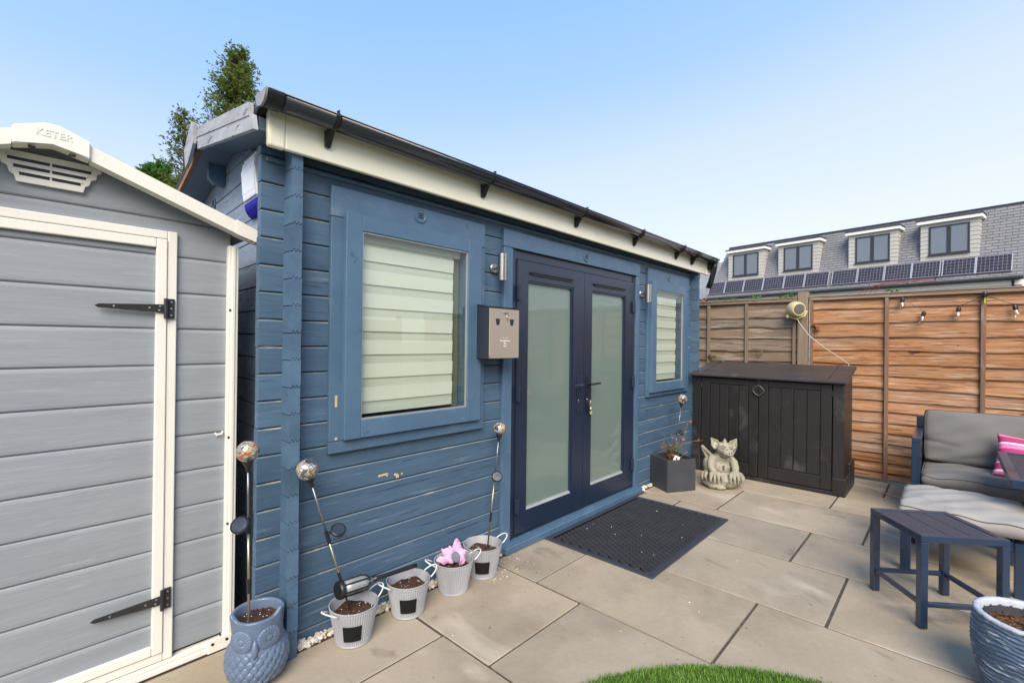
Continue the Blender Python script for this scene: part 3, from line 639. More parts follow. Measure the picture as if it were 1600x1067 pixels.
# small chips of bare wood in the paint
b = B()
for (x, z, l, h, r_) in ((1.45, .742, .030, .006, -.05), (1.478, .738, .006, .009, .3), (1.535, .728, .012, .006, .2), (1.545, .716, .010, .009, 0), (1.575, .725, .006, .005, 0)):
    box(b, -l, l, -.0015, .0006, -h, h, M=Matrix.Translation((x, YW-.0012, z)) @ Matrix.Rotation(r_, 4, 'Y'), bev=.0012)
box(b, 1.147, 1.160, YW-.0305, YW-.0285, 1.155, 1.215, bev=.001); box(b, 1.148, 1.162, YW-.0305, YW-.0287, .985, .998, bev=.001)
put('bare_wood_chip', b, m_bareW, cab, kind='stuff')

# ================================================================ THINGS ON THE CABIN WALL
def lamp(x, z, label):
    t = thing('wall_lamp', label, 'wall lamp', (x, YW-.004, z), 0, 'cylinder wall lamps beside the cabin openings')
    b = B(); lathe(b, [(0, .02), (.030, .02), (.036, .012), (.036, 0)], 28, M=Matrix.Rotation(R(90), 4, 'X')); put('backplate', b, m_greypole, t, local=True, smooth=False)
    b = B(); tube(b, [(0, -.018, 0), (0, -.06, 0)], .012, 12); put('arm', b, m_greypole, t, local=True)
    b = B(); lathe(b, [(0, -.094), (.028, -.094), (.031, -.091), (.031, .091), (.028, .094), (0, .094)], 32, (0, -.090, 0)); put('cylinder_shade', b, m_steel, t, local=True)
    b = B()
    for z_ in (-.068, .068): lathe(b, [(.0312, z_-.001), (.032, z_), (.0312, z_+.001)], 32, (0, -.09, 0))
    put('shade_ring', b, m_greypole, t, local=True)
lamp(2.300, 2.012, 'stainless steel cylinder lamp above the taupe wall box')
lamp(4.425, 2.012, 'stainless steel cylinder lamp between the doors and the right window')

bx = thing('wall_box', 'taupe fronted lockable metal box with a key, fixed beside the doors', 'wall box', (2.24, YW-.03, 1.39))
b = B(); prism(b, [(2.172, 1.392), (2.305, 1.392), (2.305, 1.745), (2.172, 1.722)], 'x', 2.105, 2.392); put('casing', b, mat('navy_metal_case', (.020, .026, .045), rough=.35), bx)
b = B(); prism(b, [(2.166, 1.724), (2.306, 1.748), (2.306, 1.752), (2.164, 1.728)], 'x', 2.101, 2.396); put('lid', b, m_gutter, bx)
b = B(); box(b, 2.107, 2.390, 2.166, 2.1715, 1.393, 1.719, bev=.002); fp = put('front_panel', b, m_binfront, bx)
for xc in (2.182, 2.316):
    b = B(); prism(b, [(xc-.020, 1.653), (xc+.020, 1.653), (xc+.011, 1.612), (xc-.011, 1.612)], 'y', 2.1645, 2.1665); put('slot', b, m_black, fp)
b = B(); lathe(b, [(0, .006), (.011, .005), (.013, 0)], 18, M=Matrix.Translation((2.247, 2.166, 1.697)) @ Matrix.Rotation(R(90), 4, 'X'))
put('lock', b, m_steel, fp)
b = B(); tube(b, [(2.270+.010*math.cos(a), 2.160, 1.668+.011*math.sin(a)) for a in np.linspace(0, 6.28, 13)[:-1]], .002, 5, closed=True); box(b, 2.2675, 2.2715, 2.159, 2.161, 1.640, 1.659); tube(b, [(2.25, 2.158, 1.697), (2.268, 2.157, 1.694), (2.272, 2.159, 1.680)], .0025, 6); put('key', b, m_steel, fp)
b = B(); prism(b, [(2.1065, 1.396), (2.1065, 1.415), (2.118, 1.400), (2.112, 1.396)], 'y', 2.1652, 2.1658); put('rust', b, m_rust, fp)
def text(body, name, size, M, mat_, parent, ext=.0004, align='CENTER'):
    cu = bpy.data.curves.new(name, 'FONT'); cu.body = body; cu.size = size; cu.extrude = ext; cu.align_x = align; cu.align_y = 'CENTER'; cu.offset = size*.012
    tmp = bpy.data.objects.new(name+'_tmp', cu); C.objects.link(tmp)
    bpy.context.view_layer.update()
    me_ = bpy.data.meshes.new_from_object(tmp.evaluated_get(bpy.context.evaluated_depsgraph_get()))
    C.objects.unlink(tmp); bpy.data.objects.remove(tmp)
    me_.transform(M); me_.transform(Matrix.Translation(-origin(parent))); me_.materials.clear(); me_.materials.append(mat_)
    o = bpy.data.objects.new(name, me_); C.objects.link(o); o.parent = parent; return o
FR = Matrix.Rotation(R(90), 4, 'X')
text('Put cigarettes\nout\nhere', 'printed_text', .017, Matrix.Translation((2.252, 2.1652, 1.492)) @ FR, m_print, fp)
b = B()
tube(b, [(2.236, 2.1655, 1.524), (2.236, 2.1655, 1.530), (2.240, 2.1655, 1.535), (2.238, 2.1655, 1.541)], .0008, 5); tube(b, [(2.250, 2.1655, 1.522), (2.262, 2.1655, 1.527), (2.275, 2.1655, 1.525)], .0009, 5); tube(b, [(2.268, 2.1655, 1.531), (2.276, 2.1655, 1.535)], .0006, 5)
put('printed_symbol', b, m_print, fp)

al = thing('alarm_box', 'white alarm box with a deep blue lower part on the cabin gable', 'alarm box', (.89, 2.66, 2.28))
def shell(z0, z1, ya, yb, xo, taper):  # rounded box seen edge-on
    pass
b = B(); prism(b, [(.895, 2.50), (.865, 2.49), (.838, 2.455), (.832, 2.40), (.838, 2.27), (.848, 2.235), (.895, 2.235)], 'y', 2.60, 2.835); bmesh.ops.bevel(b, geom=b.edges[:], offset=.012, segments=2, affect='EDGES'); put('cover', b, m_whitep, al)
b = B(); prism(b, [(.895, 2.2345), (.8485, 2.2345), (.852, 2.20), (.875, 2.165), (.895, 2.16)], 'y', 2.605, 2.83); bmesh.ops.bevel(b, geom=b.edges[:], offset=.005, segments=2, affect='EDGES'); put('strobe_lens', b, m_bluep, al)
for o_ in al.children: shear(o_, YW)

# ================================================================ PLASTIC SHED
SY = 2.60
shed = thing('plastic_shed', 'grey plastic garden shed with cream trim and black strap hinges', 'shed', (.107, 2.6, 0))
AX = .107; HW = .665
def shed_top(x): return 2.268-abs(x-AX)*.372   # underside of the verge
sp = .1652; seam0 = .0535
def plank(x0, x1, z0, z1, y, name, clip=False):
    xs = [x0+(x1-x0)*k/16 for k in range(17)] if clip else [x0, x1]
    b = B(); g = .0018
    def zc(z, x): return min(z, shed_top(x)) if clip else z
    sec = [(y+.02, z0+.0015), (y+.007, z0+.0015), (y+.001, z0+.008), (y, z0+.02), (y, z1-.016), (y+.002, z1-.006), (y+.007, z1-.0005), (y+.02, z1-.0005)]
    rings = [[b.verts.new((x, yy, zc(zz, x)-(0 if not clip else 0))) for yy, zz in sec] for x in xs]
    for A, D in zip(rings[:-1], rings[1:]):
        for k in range(len(sec)-1): b.faces.new((A[k], D[k], D[k+1], A[k+1]))
    b.faces.new(rings[0]); b.faces.new(rings[-1][::-1])
    bmesh.ops.remove_doubles(b, verts=b.verts, dist=1e-5)
    put(name, b, m_shed, shed)
dl, dr_ = AX-.345, AX+.345          # door opening planks
for i in range(0, 14):
    z0 = .054+sp*i; z1 = z0+sp
    if i == 13: z1 = 2.30
    if i == 11:
        plank(AX-HW+.03, AX+HW-.03, z0, z1, SY+.002, 'gable_plank', clip=True); plank(dl, dr_, z0, 1.904, SY-.006, 'door_plank')
    elif z0 < 1.93:
        zz1 = z1
        plank(AX+.415, AX+HW-.03, max(.06, z0), min(zz1, 1.95 if i < 11 else zz1) if i < 11 else zz1, SY, 'wall_plank', clip=True)
        plank(AX-HW+.03, AX-.415, max(.06, z0), zz1, SY, 'wall_plank', clip=True)
        if z0 < 1.86: plank(dl, dr_, max(.11, z0), min(z1, 1.885), SY-.006, 'door_plank')
    if i > 11:
        x_ = (2.30-max(z0, 1.985))/.372+.02
        plank(AX-min(x_, HW-.03), AX+min(x_, HW-.03), z0, z1, SY+.001, 'gable_plank', clip=True)
b = B(); box(b, AX-HW+.02, AX+HW-.02, SY+.021, SY+.03, .0, 1.99); prism(b, [(AX-HW+.02, 1.991), (AX+HW-.02, 1.991), (AX, 2.25)], 'y', SY+.022, SY+.03); put('front_backing', b, m_dark, shed)
def sb(nm, m, *a, bev=.004, seg=2): bb = B(); box(bb, *a, bev=bev, seg=seg); return put(nm, bb, m, shed)
# corner posts
for sx in (1, -1):
    xo = AX+sx*HW; xa, xb = sorted((xo, xo-sx*.045)); sb('corner_post', m_cream, xa, xb, SY-.028, SY+.03, .02, 1.955)
    xa, xb = sorted((xo-sx*.014, xo-sx*.030)); sb('post_ridge', m_cream, xa, xb, SY-.034, SY-.027, .03, 1.95, bev=.003)
    for z in (.60, 1.02, 1.64):
        b = B(); lathe(b, [(0, .003), (.005, .0025), (.006, 0)], 12, M=Matrix.Translation((xo-sx*.036, SY-.028, z)) @ Matrix.Rotation(R(90), 4, 'X')); put('screw', b, m_black, shed)
    b = B(); xa, xb = sorted((xo+sx*.006, xo-sx*.115)); box(b, xa, xb, SY-.036, SY-.0285, .0, .062, bev=.003); put('corner_bracket', b, m_cream, shed)
    for dx in (.015, .075):
        b = B(); lathe(b, [(0, .003), (.006, .0025), (.007, 0)], 12, M=Matrix.Translation((xo-sx*(.02+dx), SY-.036, .042)) @ Matrix.Rotation(R(90), 4, 'X')); put('screw', b, m_black, shed)
# frames
fo, fi = .415, .375
def frame(nm, half, wdt, zb, zt, y0, y1, par_m=m_cream):
    sb(nm, par_m, AX+half-wdt, AX+half, y0, y1, zb, zt); sb(nm, par_m, AX-half, AX-half+wdt, y0, y1, zb, zt)
    sb(nm, par_m, AX-half+wdt+.0005, AX+half-wdt-.0005, y0+.0005, y1, zt-wdt, zt-.0005); sb(nm, par_m, AX-half+wdt+.0005, AX+half-wdt-.0005, y0+.0005, y1, zb+.0005, zb+wdt)
frame('door_surround', .415, .036, .050, 1.982, SY-.018, SY+.015)
frame('door_frame', .377, .040, .090, 1.943, SY-.024, SY+.01)
b = B(); box(b, AX-HW+.05, AX+HW-.05, SY-.030, SY+.03, .0, .026, bev=.005); box(b, AX-HW+.05, AX+HW-.05, SY-.020, SY+.03, .0262, .047, bev=.004); put('base_rail', b, m_cream, shed)
# strap hinges
for z in (1.632, .330):
    b = B(); prism(b, [(.250, z-.008), (.238, z), (.250, z+.008), (.470, z+.019), (.470, z-.019)], 'y', SY-.032, SY-.0265); h = put('strap_hinge', b, m_iron, shed)
    b = B(); box(b, .486, .512, SY-.028, SY-.0188, z-.045, z+.045, bev=.001); tube(b, [(.478, SY-.034, z-.045), (.478, SY-.034, z+.045)], .008, 10); put('hinge_plate', b, m_iron, h)
    b = B()
    for xx, zz in ((.30, z), (.42, z), (.455, z-.009), (.458, z+.009)): lathe(b, [(0, .003), (.004, .002), (.005, 0)], 10, M=Matrix.Translation((xx, SY-.032, zz)) @ Matrix.Rotation(R(90), 4, 'X'))
    for zz in (-.03, 0, .03): lathe(b, [(0, .003), (.004, .002), (.005, 0)], 10, M=Matrix.Translation((.50, SY-.028, z+zz)) @ Matrix.Rotation(R(90), 4, 'X'))
    put('screw', b, m_screw, h, kind='stuff')
# vent
b = B(); k = [(-.148, 2.205), (.148, 2.205), (.150, 2.180), (.136, 2.172), (.134, 2.150), (.118, 2.142), (.112, 2.120), (.100, 2.112), (.094, 2.088)]
poly = [(AX+x, z) for x, z in k]+[(AX-x, z) for x, z in k[::-1][:-1]]
poly = [(AX-.148, 2.202), (AX+.148, 2.202)]+[(AX+x, z) for x, z in k[2:]]+[(AX-x, z) for x, z in k[2:][::-1]]
prism(b, poly, 'y', SY-.016, SY); vent = put('vent', b, m_cream, shed)
for i, (z, hw_) in enumerate(((2.173, .118), (2.146, .102), (2.119, .086))):
    b = B()
    for s_ in (-1, 1):
        xa, xb = sorted((AX+s_*.003, AX+s_*hw_)); box(b, xa, xb, SY-.0168, SY-.0155, z-.007, z+.006)
    put('vent_slot', b, m_black, vent)
    b = B(); prism(b, [(SY-.0165, z+.0065), (SY-.021, z+.004), (SY-.0165, z+.014)], 'x', AX-hw_-.004, AX+hw_+.004); put('vent_louvre', b, m_cream, vent)
# roof
b = B()
for s_ in (-1, 1):
    P_ = lambda d, o: (AX+s_*d, 2.30-d*.372+o)
    prism(b, [P_(.108, -.003), P_(.63, -.002), P_(.63, -.062), P_(.108, -.062)], 'y', SY-.105, SY-.04)
put('verge_trim', b, m_cream, shed)
for s_ in (-1, 1):
    P_ = lambda d, o: (AX+s_*d, 2.30-d*.372+o)
    b = B(); prism(b, [P_(.631, .003), P_(.745, .0), P_(.752, -.03), P_(.735, -.058), P_(.631, -.065)], 'y', SY-.110, SY-.04)
    put('eaves_end_trim', b, m_cream, shed)
b = B()
for s_ in (-1, 1):
    P_ = lambda d, o: (AX+s_*d, 2.30-d*.372+o)
    for k_ in range(4): prism(b, [P_(.65+k_*.022, -.0585), P_(.658+k_*.022, -.0585), P_(.658+k_*.022, -.063), P_(.65+k_*.022, -.063)], 'y', SY-.1, SY-.094)
put('trim_hole', b, m_black, shed)
b = B(); prism(b, [(AX-.107, 2.268), (AX-.02, 2.303), (AX+.02, 2.303), (AX+.107, 2.268), (AX+.107, 2.200), (AX, 2.232), (AX-.107, 2.200)], 'y', SY-.115, SY-.04); bmesh.ops.bevel(b, geom=b.edges[:], offset=.004, segments=2, affect='EDGES'); cap = put('ridge_cap', b, m_cream, shed)
text('KETER', 'raised_lettering', .036, Matrix.Translation((AX+.004, SY-.1155, 2.263)) @ FR, m_cream, cap, ext=.0012)
b = B()
for xx in (-.055, .055): box(b, AX+xx-.01, AX+xx+.01, SY-.1, SY-.085, 2.2095-.006, 2.2135-.004)
put('cap_hole', b, m_black, cap)
b = B()
for s_ in (-1, 1):
    P_ = lambda d, o: (AX+s_*d, 2.30-d*.372+o)
    prism(b, [P_(0, -.03), P_(.70, -.03), P_(.70, -.045), P_(0, -.045)], 'y', SY-.05, 4.2)
put('roof_panel', b, mat('shed_roof_plastic', (.20, .21, .22), rough=.6), shed)
b = B(); box(b, AX+HW-.03, AX+HW-.006, SY+.031, 4.1, .02, 1.96); box(b, AX-HW+.006, AX-HW+.03, SY+.031, 4.1, .02, 1.96); put('side_wall', b, m_shed, shed)
b = B(); tube(b, [(.685, SY-.002, 1.045), (.69, SY-.012, 1.035), (.71, SY-.012, 1.038), (.717, SY-.004, 1.05)], .004, 6); put('hook', b, m_cream, shed)

# ================================================================ FENCES
FX = 6.65
def slat_mesh(y0, y1, zb, zt, xb, wave, seed, m, par, name='slat'):
    rs = random.Random(seed); n = 22; b = B()
    ph = [rs.uniform(0, 6.28) for _ in range(3)]; am = [rs.uniform(.2, 1)*wave, rs.uniform(.1, .6)*wave, rs.uniform(.05, .35)*wave]
    kn = rs.uniform(y0, y1); ka = rs.uniform(-1, 1)*wave*1.4
    rows_ = []
    for i in range(n+1):
        y = y0+(y1-y0)*i/n
        d = am[0]*math.sin(2.2*y+ph[0])+am[1]*math.sin(6*y+ph[1])+am[2]*math.sin(15*y+ph[2])+ka*math.exp(-((y-kn)/.09)**2)
        dx = .002*math.sin(4*y+ph[1])
        z = zb+d
        rows_.append([b.verts.new(p) for p in ((xb-.004+dx, y, z), (xb-.007+dx*.5, y, z+.010), (xb+.014+dx, y, zt), (xb+.019+dx, y, zt), (xb+.008+dx, y, z))])
    for A, D in zip(rows_[:-1], rows_[1:]):
        for k in range(5): b.faces.new((A[k], A[(k+1) % 5], D[(k+1) % 5], D[k]))
    b.faces.new(rows_[0]); b.faces.new(rows_[-1][::-1])
    return put(name, b, m, par)
def panel(label, y0, y1, battens, zseams, m, mb, top, seed, wave):
    t = thing('lap_fence', label, 'fence', (FX, (y0+y1)/2, 0), 0, 'lengths of lap fence')
    for i in range(len(zseams)-1):
        zt, zb = zseams[i], zseams[i+1]
        slat_mesh(y0, y1, zb, min(zt+.02, top-.01), FX-.004+rnd(-.002, .002), wave, seed+i, m, t)
    for by in battens:
        b = B(); n = 10; w_ = rnd(.017, .020)
        pts = [(by-w_, .03), (by+w_, .03), (by+w_, top-.042), (by-w_, top-.042)]
        box(b, FX-.036, FX-.008, by-w_, by+w_, .01, top-.043, bev=.003); put('batten', b, mb, t)
    b = B(); box(b, FX-.042, FX-.004, y0, y1, top-.042, top-.004, bev=.004); put('top_rail', b, m_rail, t)
    b = B(); box(b, FX-.050, FX+.03, y0-.002, y1+.002, top-.0035, top+.008, bev=.003); put('cap_strip', b, m_rail, t)
    return t
zsR = [2.04, 1.928, 1.766, 1.604, 1.449, 1.301, 1.172, 1.032, .898, .771, .652, .539, .425, .311, .210, .109, .012]
zsL = [2.035, 1.856, 1.716, 1.589, 1.429, 1.289, 1.16, 1.03, .9, .77, .64, .51, .38, .25, .13, .012]
p1 = panel('weathered grey brown lap fence panel behind the dark storage box', 1.385, 2.60, (1.415, 1.965, 2.455), zsL, m_fgrey, m_bgrey, 2.083, 100, .012)
p2 = panel('orange lap fence panel beside the post with the cream speaker', -.575, 1.255, (1.232, .517, -.238), zsR, m_fence, m_batten, 2.087, 200, .009)
p3 = panel('orange lap fence panel running out of view on the right', -2.49, -.68, (-.70, -1.3, -1.9), zsR, m_fence, m_batten, 2.087, 300, .006)
p4 = panel('orange lap fence panel furthest along the side boundary', -4.42, -2.60, (-2.62, -3.4, -4.1), zsR, m_fence, m_batten, 2.087, 400, .006)
def post(y, h, label):
    b = B(); box(b, FX-.045, FX+.045, y-.055, y+.055, -.04, h, bev=.005)
    o = put('fence_post', b, m_bgrey); tag(o, label, 'fence post', 'square fence posts')
post(1.322, 2.155, 'square timber fence post standing between grey and orange panels')
post(-.627, 2.12, 'square timber fence post to the right behind the grey sofa')
# ivy bits and creepers along the top
def leafcard(b, c, s_, n=None):
    a, e_ = rnd(0, 6.28), rnd(-1.1, 1.1); M = Matrix.Translation(c) @ Matrix.Rotation(a, 4, 'Z') @ Matrix.Rotation(e_, 4, 'X')
    pts = [(0, -.5, 0), (.38, -.15, .06), (.30, .25, .05), (0, .55, 0), (-.30, .25, .05), (-.38, -.15, .06)]
    V = [b.verts.new(M @ Vector((x*s_, y*s_, z*s_))) for x, y, z in pts]; m_ = b.verts.new(M @ Vector((0, 0, -.03*s_)))
    for i in range(6): b.faces.new((V[i], V[(i+1) % 6], m_))
for i, (y, n, m_, lb) in enumerate(((2.30, 9, m_leaf2, 'green ivy tuft on the grey fence panel nearest the downpipe'), (2.15, 12, m_leaf2, 'small green ivy sprig on the fence top beside the ivy tuft'), (1.86, 22, m_leaf2, 'largest green ivy sprig on top of the grey fence panel'), (1.52, 16, m_leaf2, 'green ivy sprig on the fence top left of the post'), (1.42, 14, m_leaf2, 'green ivy sprig touching the timber fence post'), (.46, 9, m_leaf2, 'tiny green sprig on the orange fence top'), (2.53, 30, m_leafbrown, 'clump of dry brown leaves on the fence below the downpipe'))):
    t = thing('ivy_sprig', lb, 'ivy', (FX, y, 2.09), 0, 'sprigs along the fence top')
    b = B(); tube(b, [(0, -.06, .0), (0, 0, .015), (0, .06, .002)], .002, 5); put('stem', b, m_twig, t, local=True)
    b = B()
    for _ in range(n): leafcard(b, (rnd(-.03, .03), rnd(-.07, .07), rnd(.002, .045)), rnd(.025, .05))
    put('leaves', b, m_, t, local=True, rec=False)
t = thing('creeper_stem', 'red creeper stems with small red leaves curling over the fence top', 'creeper', (FX, .66, 2.09))
b = B()
for k_ in range(4):
    y0_ = .78-k_*.05; tube(b, [(0, y0_-.66, 0), (0, y0_-.72, .06+.02*k_), (.0, y0_-.82, .10+.01*k_), (0, y0_-.98-.05*k_, .10+.02*math.sin(k_)), (0, y0_-1.2-.03*k_, .13)], .0022, 5)
put('stem', b, mat('red_stem', (.30, .05, .04), rough=.7), t, local=True)
b = B()
for _ in range(26): leafcard(b, (rnd(-.02, .02), rnd(-.6, .1), rnd(.02, .14)), rnd(.016, .03))
put('leaves', b, mat('red_leaf', (.35, .03, .05), rough=.6), t, local=True, rec=False)
for (y, z, n, lb) in ((1.83, 1.40, 7, 'green leaf cluster on the face of the grey fence panel'), (2.28, 1.26, 14, 'green weed growing low on the grey fence by the cabin'), (1.62, 1.22, 8, 'green shoot above the back of the storage box'), (2.40, 1.34, 16, 'trailing green stem across the grey fence batten')):
    t = thing('fence_weed', lb, 'weed', (FX-.04, y, z), 0, 'weeds on the grey fence panel')
    b = B(); tube(b, [(0, -.06, .02), (-.01, 0, 0), (-.004, .08, -.01)], .0018, 5); put('stem', b, m_twig, t, local=True)
    b = B()
    for _ in range(n): leafcard(b, (rnd(-.02, .005), rnd(-.07, .07), rnd(-.03, .03)), rnd(.02, .04))
    put('leaves', b, mat('weed_leaf', (.05, .11, .02), rough=.6) if 'weed_leaf' not in bpy.data.materials else bpy.data.materials['weed_leaf'], t, local=True, rec=False)
b = B()
for _ in range(9): leafcard(b, (FX-.045+rnd(-.01, .01), 1.20+rnd(-.05, .03), 1.715+rnd(-.03, .03)), rnd(.04, .07))
tag(put('dead_leaf', b, m_leafbrown, rec=False), 'curled dead brown leaf caught beside the fence post', 'leaf')

# speaker on the post
sp_ = thing('outdoor_speaker', 'round cream outdoor speaker with a grey grille on the fence post', 'speaker', (6.52, 1.375, 1.94), R(-18))
b = B()
Mx = Matrix.Rotation(R(-58), 4, 'Z') @ Matrix.Rotation(R(8), 4, 'X') @ Matrix.Rotation(R(-90), 4, 'Y') 
prof = [(0, -.105), (.045, -.10), (.075, -.08), (.092, -.045), (.096, -.01), (.092, .03), (.085, .06), (.074, .075), (.066, .078), (.064, .070), (0, .070)]
Mx = Matrix.Rotation(R(238), 4, 'Z') @ Matrix.Rotation(R(96), 4, 'Y')
lathe(b, prof, 36, M=Mx); put('body', b, m_speaker, sp_, local=True, smooth=True)
b = B(); lathe(b, [(.060, .0715), (.058, .076), (.0, .079)], 30, M=Mx); put('grille', b, m_grille, sp_, local=True)
b = B(); tube(b, [(-.03, .085, -.085), (.0, .0, -.115), (.03, -.085, -.085), (.05, -.10, -.02)], .012, 8); tube(b, [(0, 0, -.11), (.06, .02, -.12), (.10, .03, -.10)], .014, 8); put('bracket', b, m_speaker, sp_, local=True)
b = B(); ell(b, (-.045, .075, -.088), .022); put('knob', b, m_speaker, sp_, local=True, smooth=True)
b = B(); tube(b, [(6.5, 1.36, 1.83), (6.49, 1.33, 1.77), (6.44, 1.22, 1.62), (6.40, 1.05, 1.47), (6.37, .92, 1.38), (6.36, .82, 1.30), (6.42, .90, 1.15), (6.45, .95, .5), (6.42, .90, .05), (6.36, .74, .005), (6.26, .64, .005), (6.14, .50, .005), (6.06, .38, .005), (6.12, .25, .005), (6.3, .12, .005)], .0042, 8)
tag(put('speaker_cable', b, m_wire, smooth=True), 'thin cream cable running from the round speaker down behind the box to the paving', 'cable')

# festoon bulbs
def bulb(y, z, tilt, label, x=6.595):
    t = thing('festoon_bulb', label, 'light bulb', (x, y, z), 0, 'clear festoon bulbs on the fence'); t.rotation_euler = (tilt, R(6), 0)
    b = B(); lathe(b, [(0, .048), (.012, .047), (.017, .040), (.019, .030), (.019, .004), (.016, -.002), (0, -.002)], 16); tube(b, [(0, 0, .045), (0, .004, .062)], .004, 6); put('socket', b, m_black, t, local=True)
    b = B(); lathe(b, [(.014, -.003), (.015, -.015), (.026, -.035), (.031, -.052), (.028, -.070), (.016, -.082), (0, -.086)], 20); put('glass', b, m_clear, t, local=True, smooth=True)
    b = B(); lathe(b, [(0, -.003), (.011, -.004), (.010, -.018), (.014, -.030), (.013, -.036), (.004, -.042), (.003, -.056), (0, -.058)], 12); put('filament_stem', b, m_bulbin, t, local=True, smooth=True)
bulb(.385, 1.985, .05, 'clear festoon bulb hanging furthest left on the orange fence')
bulb(.215, 1.83, .22, 'clear festoon bulb, lowest of those on the orange fence')
bulb(-.055, 1.865, .1, 'clear festoon bulb halfway between the lowest bulb and the batten')
bulb(-.455, 1.87, -.15, 'clear festoon bulb hanging near the right edge of the photo')
b = B(); lathe(b, [(0, .05), (.02, .048), (.024, .03), (.022, 0), (0, -.004)], 16, (6.59, -.245, 2.005)); j = put('cable_clip', b, m_black); tag(j, 'black festoon cable junction clipped at the batten top', 'cable clip')
b = B(); box(b, 6.586, 6.594, -.250, -.242, 1.94, 1.998); put('yellow_tag', b, mat('yellow_tag_plastic', (.55, .60, .05), rough=.5), j)
b = B()
def sag(a, c, s_): return [(6.592, a[0]+(c[0]-a[0])*t_, a[1]+(c[1]-a[1])*t_-s_*4*t_*(1-t_)) for t_ in np.linspace(0, 1, 9)]
tube(b, sag((.385, 2.035), (.215, 1.89), .008), .0026, 6); tube(b, sag((-.055, 1.92), (-.235, 2.02), .008), .0026, 6); tube(b, sag((-.255, 2.02), (-.455, 1.92), .008), .0026, 6); tube(b, sag((-.455, 1.92), (-.8, 1.90), .01), .0026, 6)
tag(put('festoon_cable', b, m_black), 'thin black cable linking the festoon bulbs on the fence', 'cable')

# ================================================================ STORAGE BOX
sbx = thing('storage_box', 'brown black plastic garden storage box with two plank doors', 'storage box', (5.95, 1.52, 0))
BX = 5.66; Y0, Y1 = .765, 2.275
def kb(nm, par, m, *a, bev=.006, seg=2): bb = B(); box(bb, *a, bev=bev, seg=seg); return put(nm, bb, m, par)
kb('side_panel', sbx, m_box, BX+.012, 6.24, Y0+.008, Y0+.045, .03, 1.105)
kb('side_panel', sbx, m_box, BX+.012, 6.24, Y1-.045, Y1-.008, .03, 1.105)
kb('back_panel', sbx, m_box, 6.20, 6.24, Y0+.046, Y1-.046, .03, 1.20)
b = B(); prism(b, [(5.70, 1.106), (6.24, 1.106), (6.24, 1.235)], 'y', Y0+.01, Y0+.044); prism(b, [(5.70, 1.106), (6.24, 1.106), (6.24, 1.235)], 'y', Y1-.044, Y1-.01); put('side_gusset', b, m_box, sbx)
kb('floor_panel', sbx, m_box, BX-.012, 6.24, Y0+.0, Y1-.0, .0, .040)
kb('corner_post', sbx, m_box, BX+.001, BX+.05, Y0, Y0+.095, .04, 1.118); kb('corner_post', sbx, m_box, BX+.001, BX+.05, Y1-.095, Y1, .04, 1.118)
kb('foot_skirt', sbx, m_box, BX-.014, BX+.30, Y0-.018, Y0+.10, .0, .185, bev=.012); kb('foot_skirt', sbx, m_box, BX+.31, 6.27, Y0-.016, Y0+.04, .0, .285, bev=.012); kb('foot_skirt', sbx, m_box, BX-.014, BX+.30, Y1-.10, Y1+.014, .0, .185, bev=.012)
for (a, c, lab) in ((1.552, 2.172, 'left plank door'), (.868, 1.546, 'right plank door')):
    d = kb('door', sbx, m_box, BX+.012, BX+.035, a, c, .045, 1.112, bev=.002); d['label'] = lab
    wdt = .095; lz, tz = .175, 1.045
    kb('door_stile', d, m_box, BX-.004, BX+.0115, a, a+wdt, .045, 1.112); kb('door_stile', d, m_box, BX-.004, BX+.0115, c-wdt, c, .045, 1.112)
    kb('door_rail', d, m_box, BX-.003, BX+.0118, a+wdt+.001, c-wdt-.001, .045, lz); kb('door_rail', d, m_box, BX-.003, BX+.0118, a+wdt+.001, c-wdt-.001, tz, 1.112)
    n = 4; ww = (c-a-2*wdt-.004)/n
    for i in range(n):
        kb('door_plank', d, m_box, BX+.001, BX+.0119, a+wdt+.003+i*ww+.005, a+wdt+.003+(i+1)*ww-.005, lz+.006, tz-.006, bev=.005)
for y_ in (.862, 2.178):
    b = B()
    for z in (.11, 1.02): tube(b, [(BX+.002, y_, z-.03), (BX+.002, y_, z+.03)], .010, 10)
    put('hinge_pin', b, m_box, sbx)
# lid with sloping top
b = B(); prism(b, [(BX-.055, 1.125), (BX-.062, 1.140), (BX-.045, 1.160), (6.27, 1.283), (6.285, 1.275), (6.285, 1.245), (BX-.02, 1.122)], 'y', Y0-.022, Y1+.018); bmesh.ops.bevel(b, geom=b.edges[:], offset=.005, segments=2, affect='EDGES'); lid = put('lid', b, m_lid, sbx)
b = B()
for yy in (Y0+.13, Y1-.12): prism(b, [(BX-.04, 1.1615), (6.26, 1.2825), (6.26, 1.2845), (BX-.04, 1.1635)], 'y', yy, yy+.006)
put('lid_seam', b, m_box, lid)
b = B(); box(b, BX-.014, BX-.0045, 1.515, 1.570, 1.02, 1.125, bev=.003)
M_ = Matrix.Translation((BX-.018, 1.543, 1.00)) @ Matrix.Rotation(R(45), 4, 'X')
hp_ = [(.047*(1 if abs(math.cos(a)) < 2 else 1)*math.copysign(abs(math.cos(a))**.5, math.cos(a)), 0.047*math.copysign(abs(math.sin(a))**.5, math.sin(a))) for a in np.linspace(0, 2*math.pi, 25)[:-1]]
prism(b, hp_, 'x', -.004, .012, M=M_); lt = put('latch', b, m_box, sbx)
b = B(); tube(b, [M_ @ Vector((-.006, u*1.0, v*1.0)) for u, v in hp_], .007, 8, closed=True); put('latch_ring', b, mat('latch_grey', (.06, .065, .07), rough=.35), lt, smooth=True)
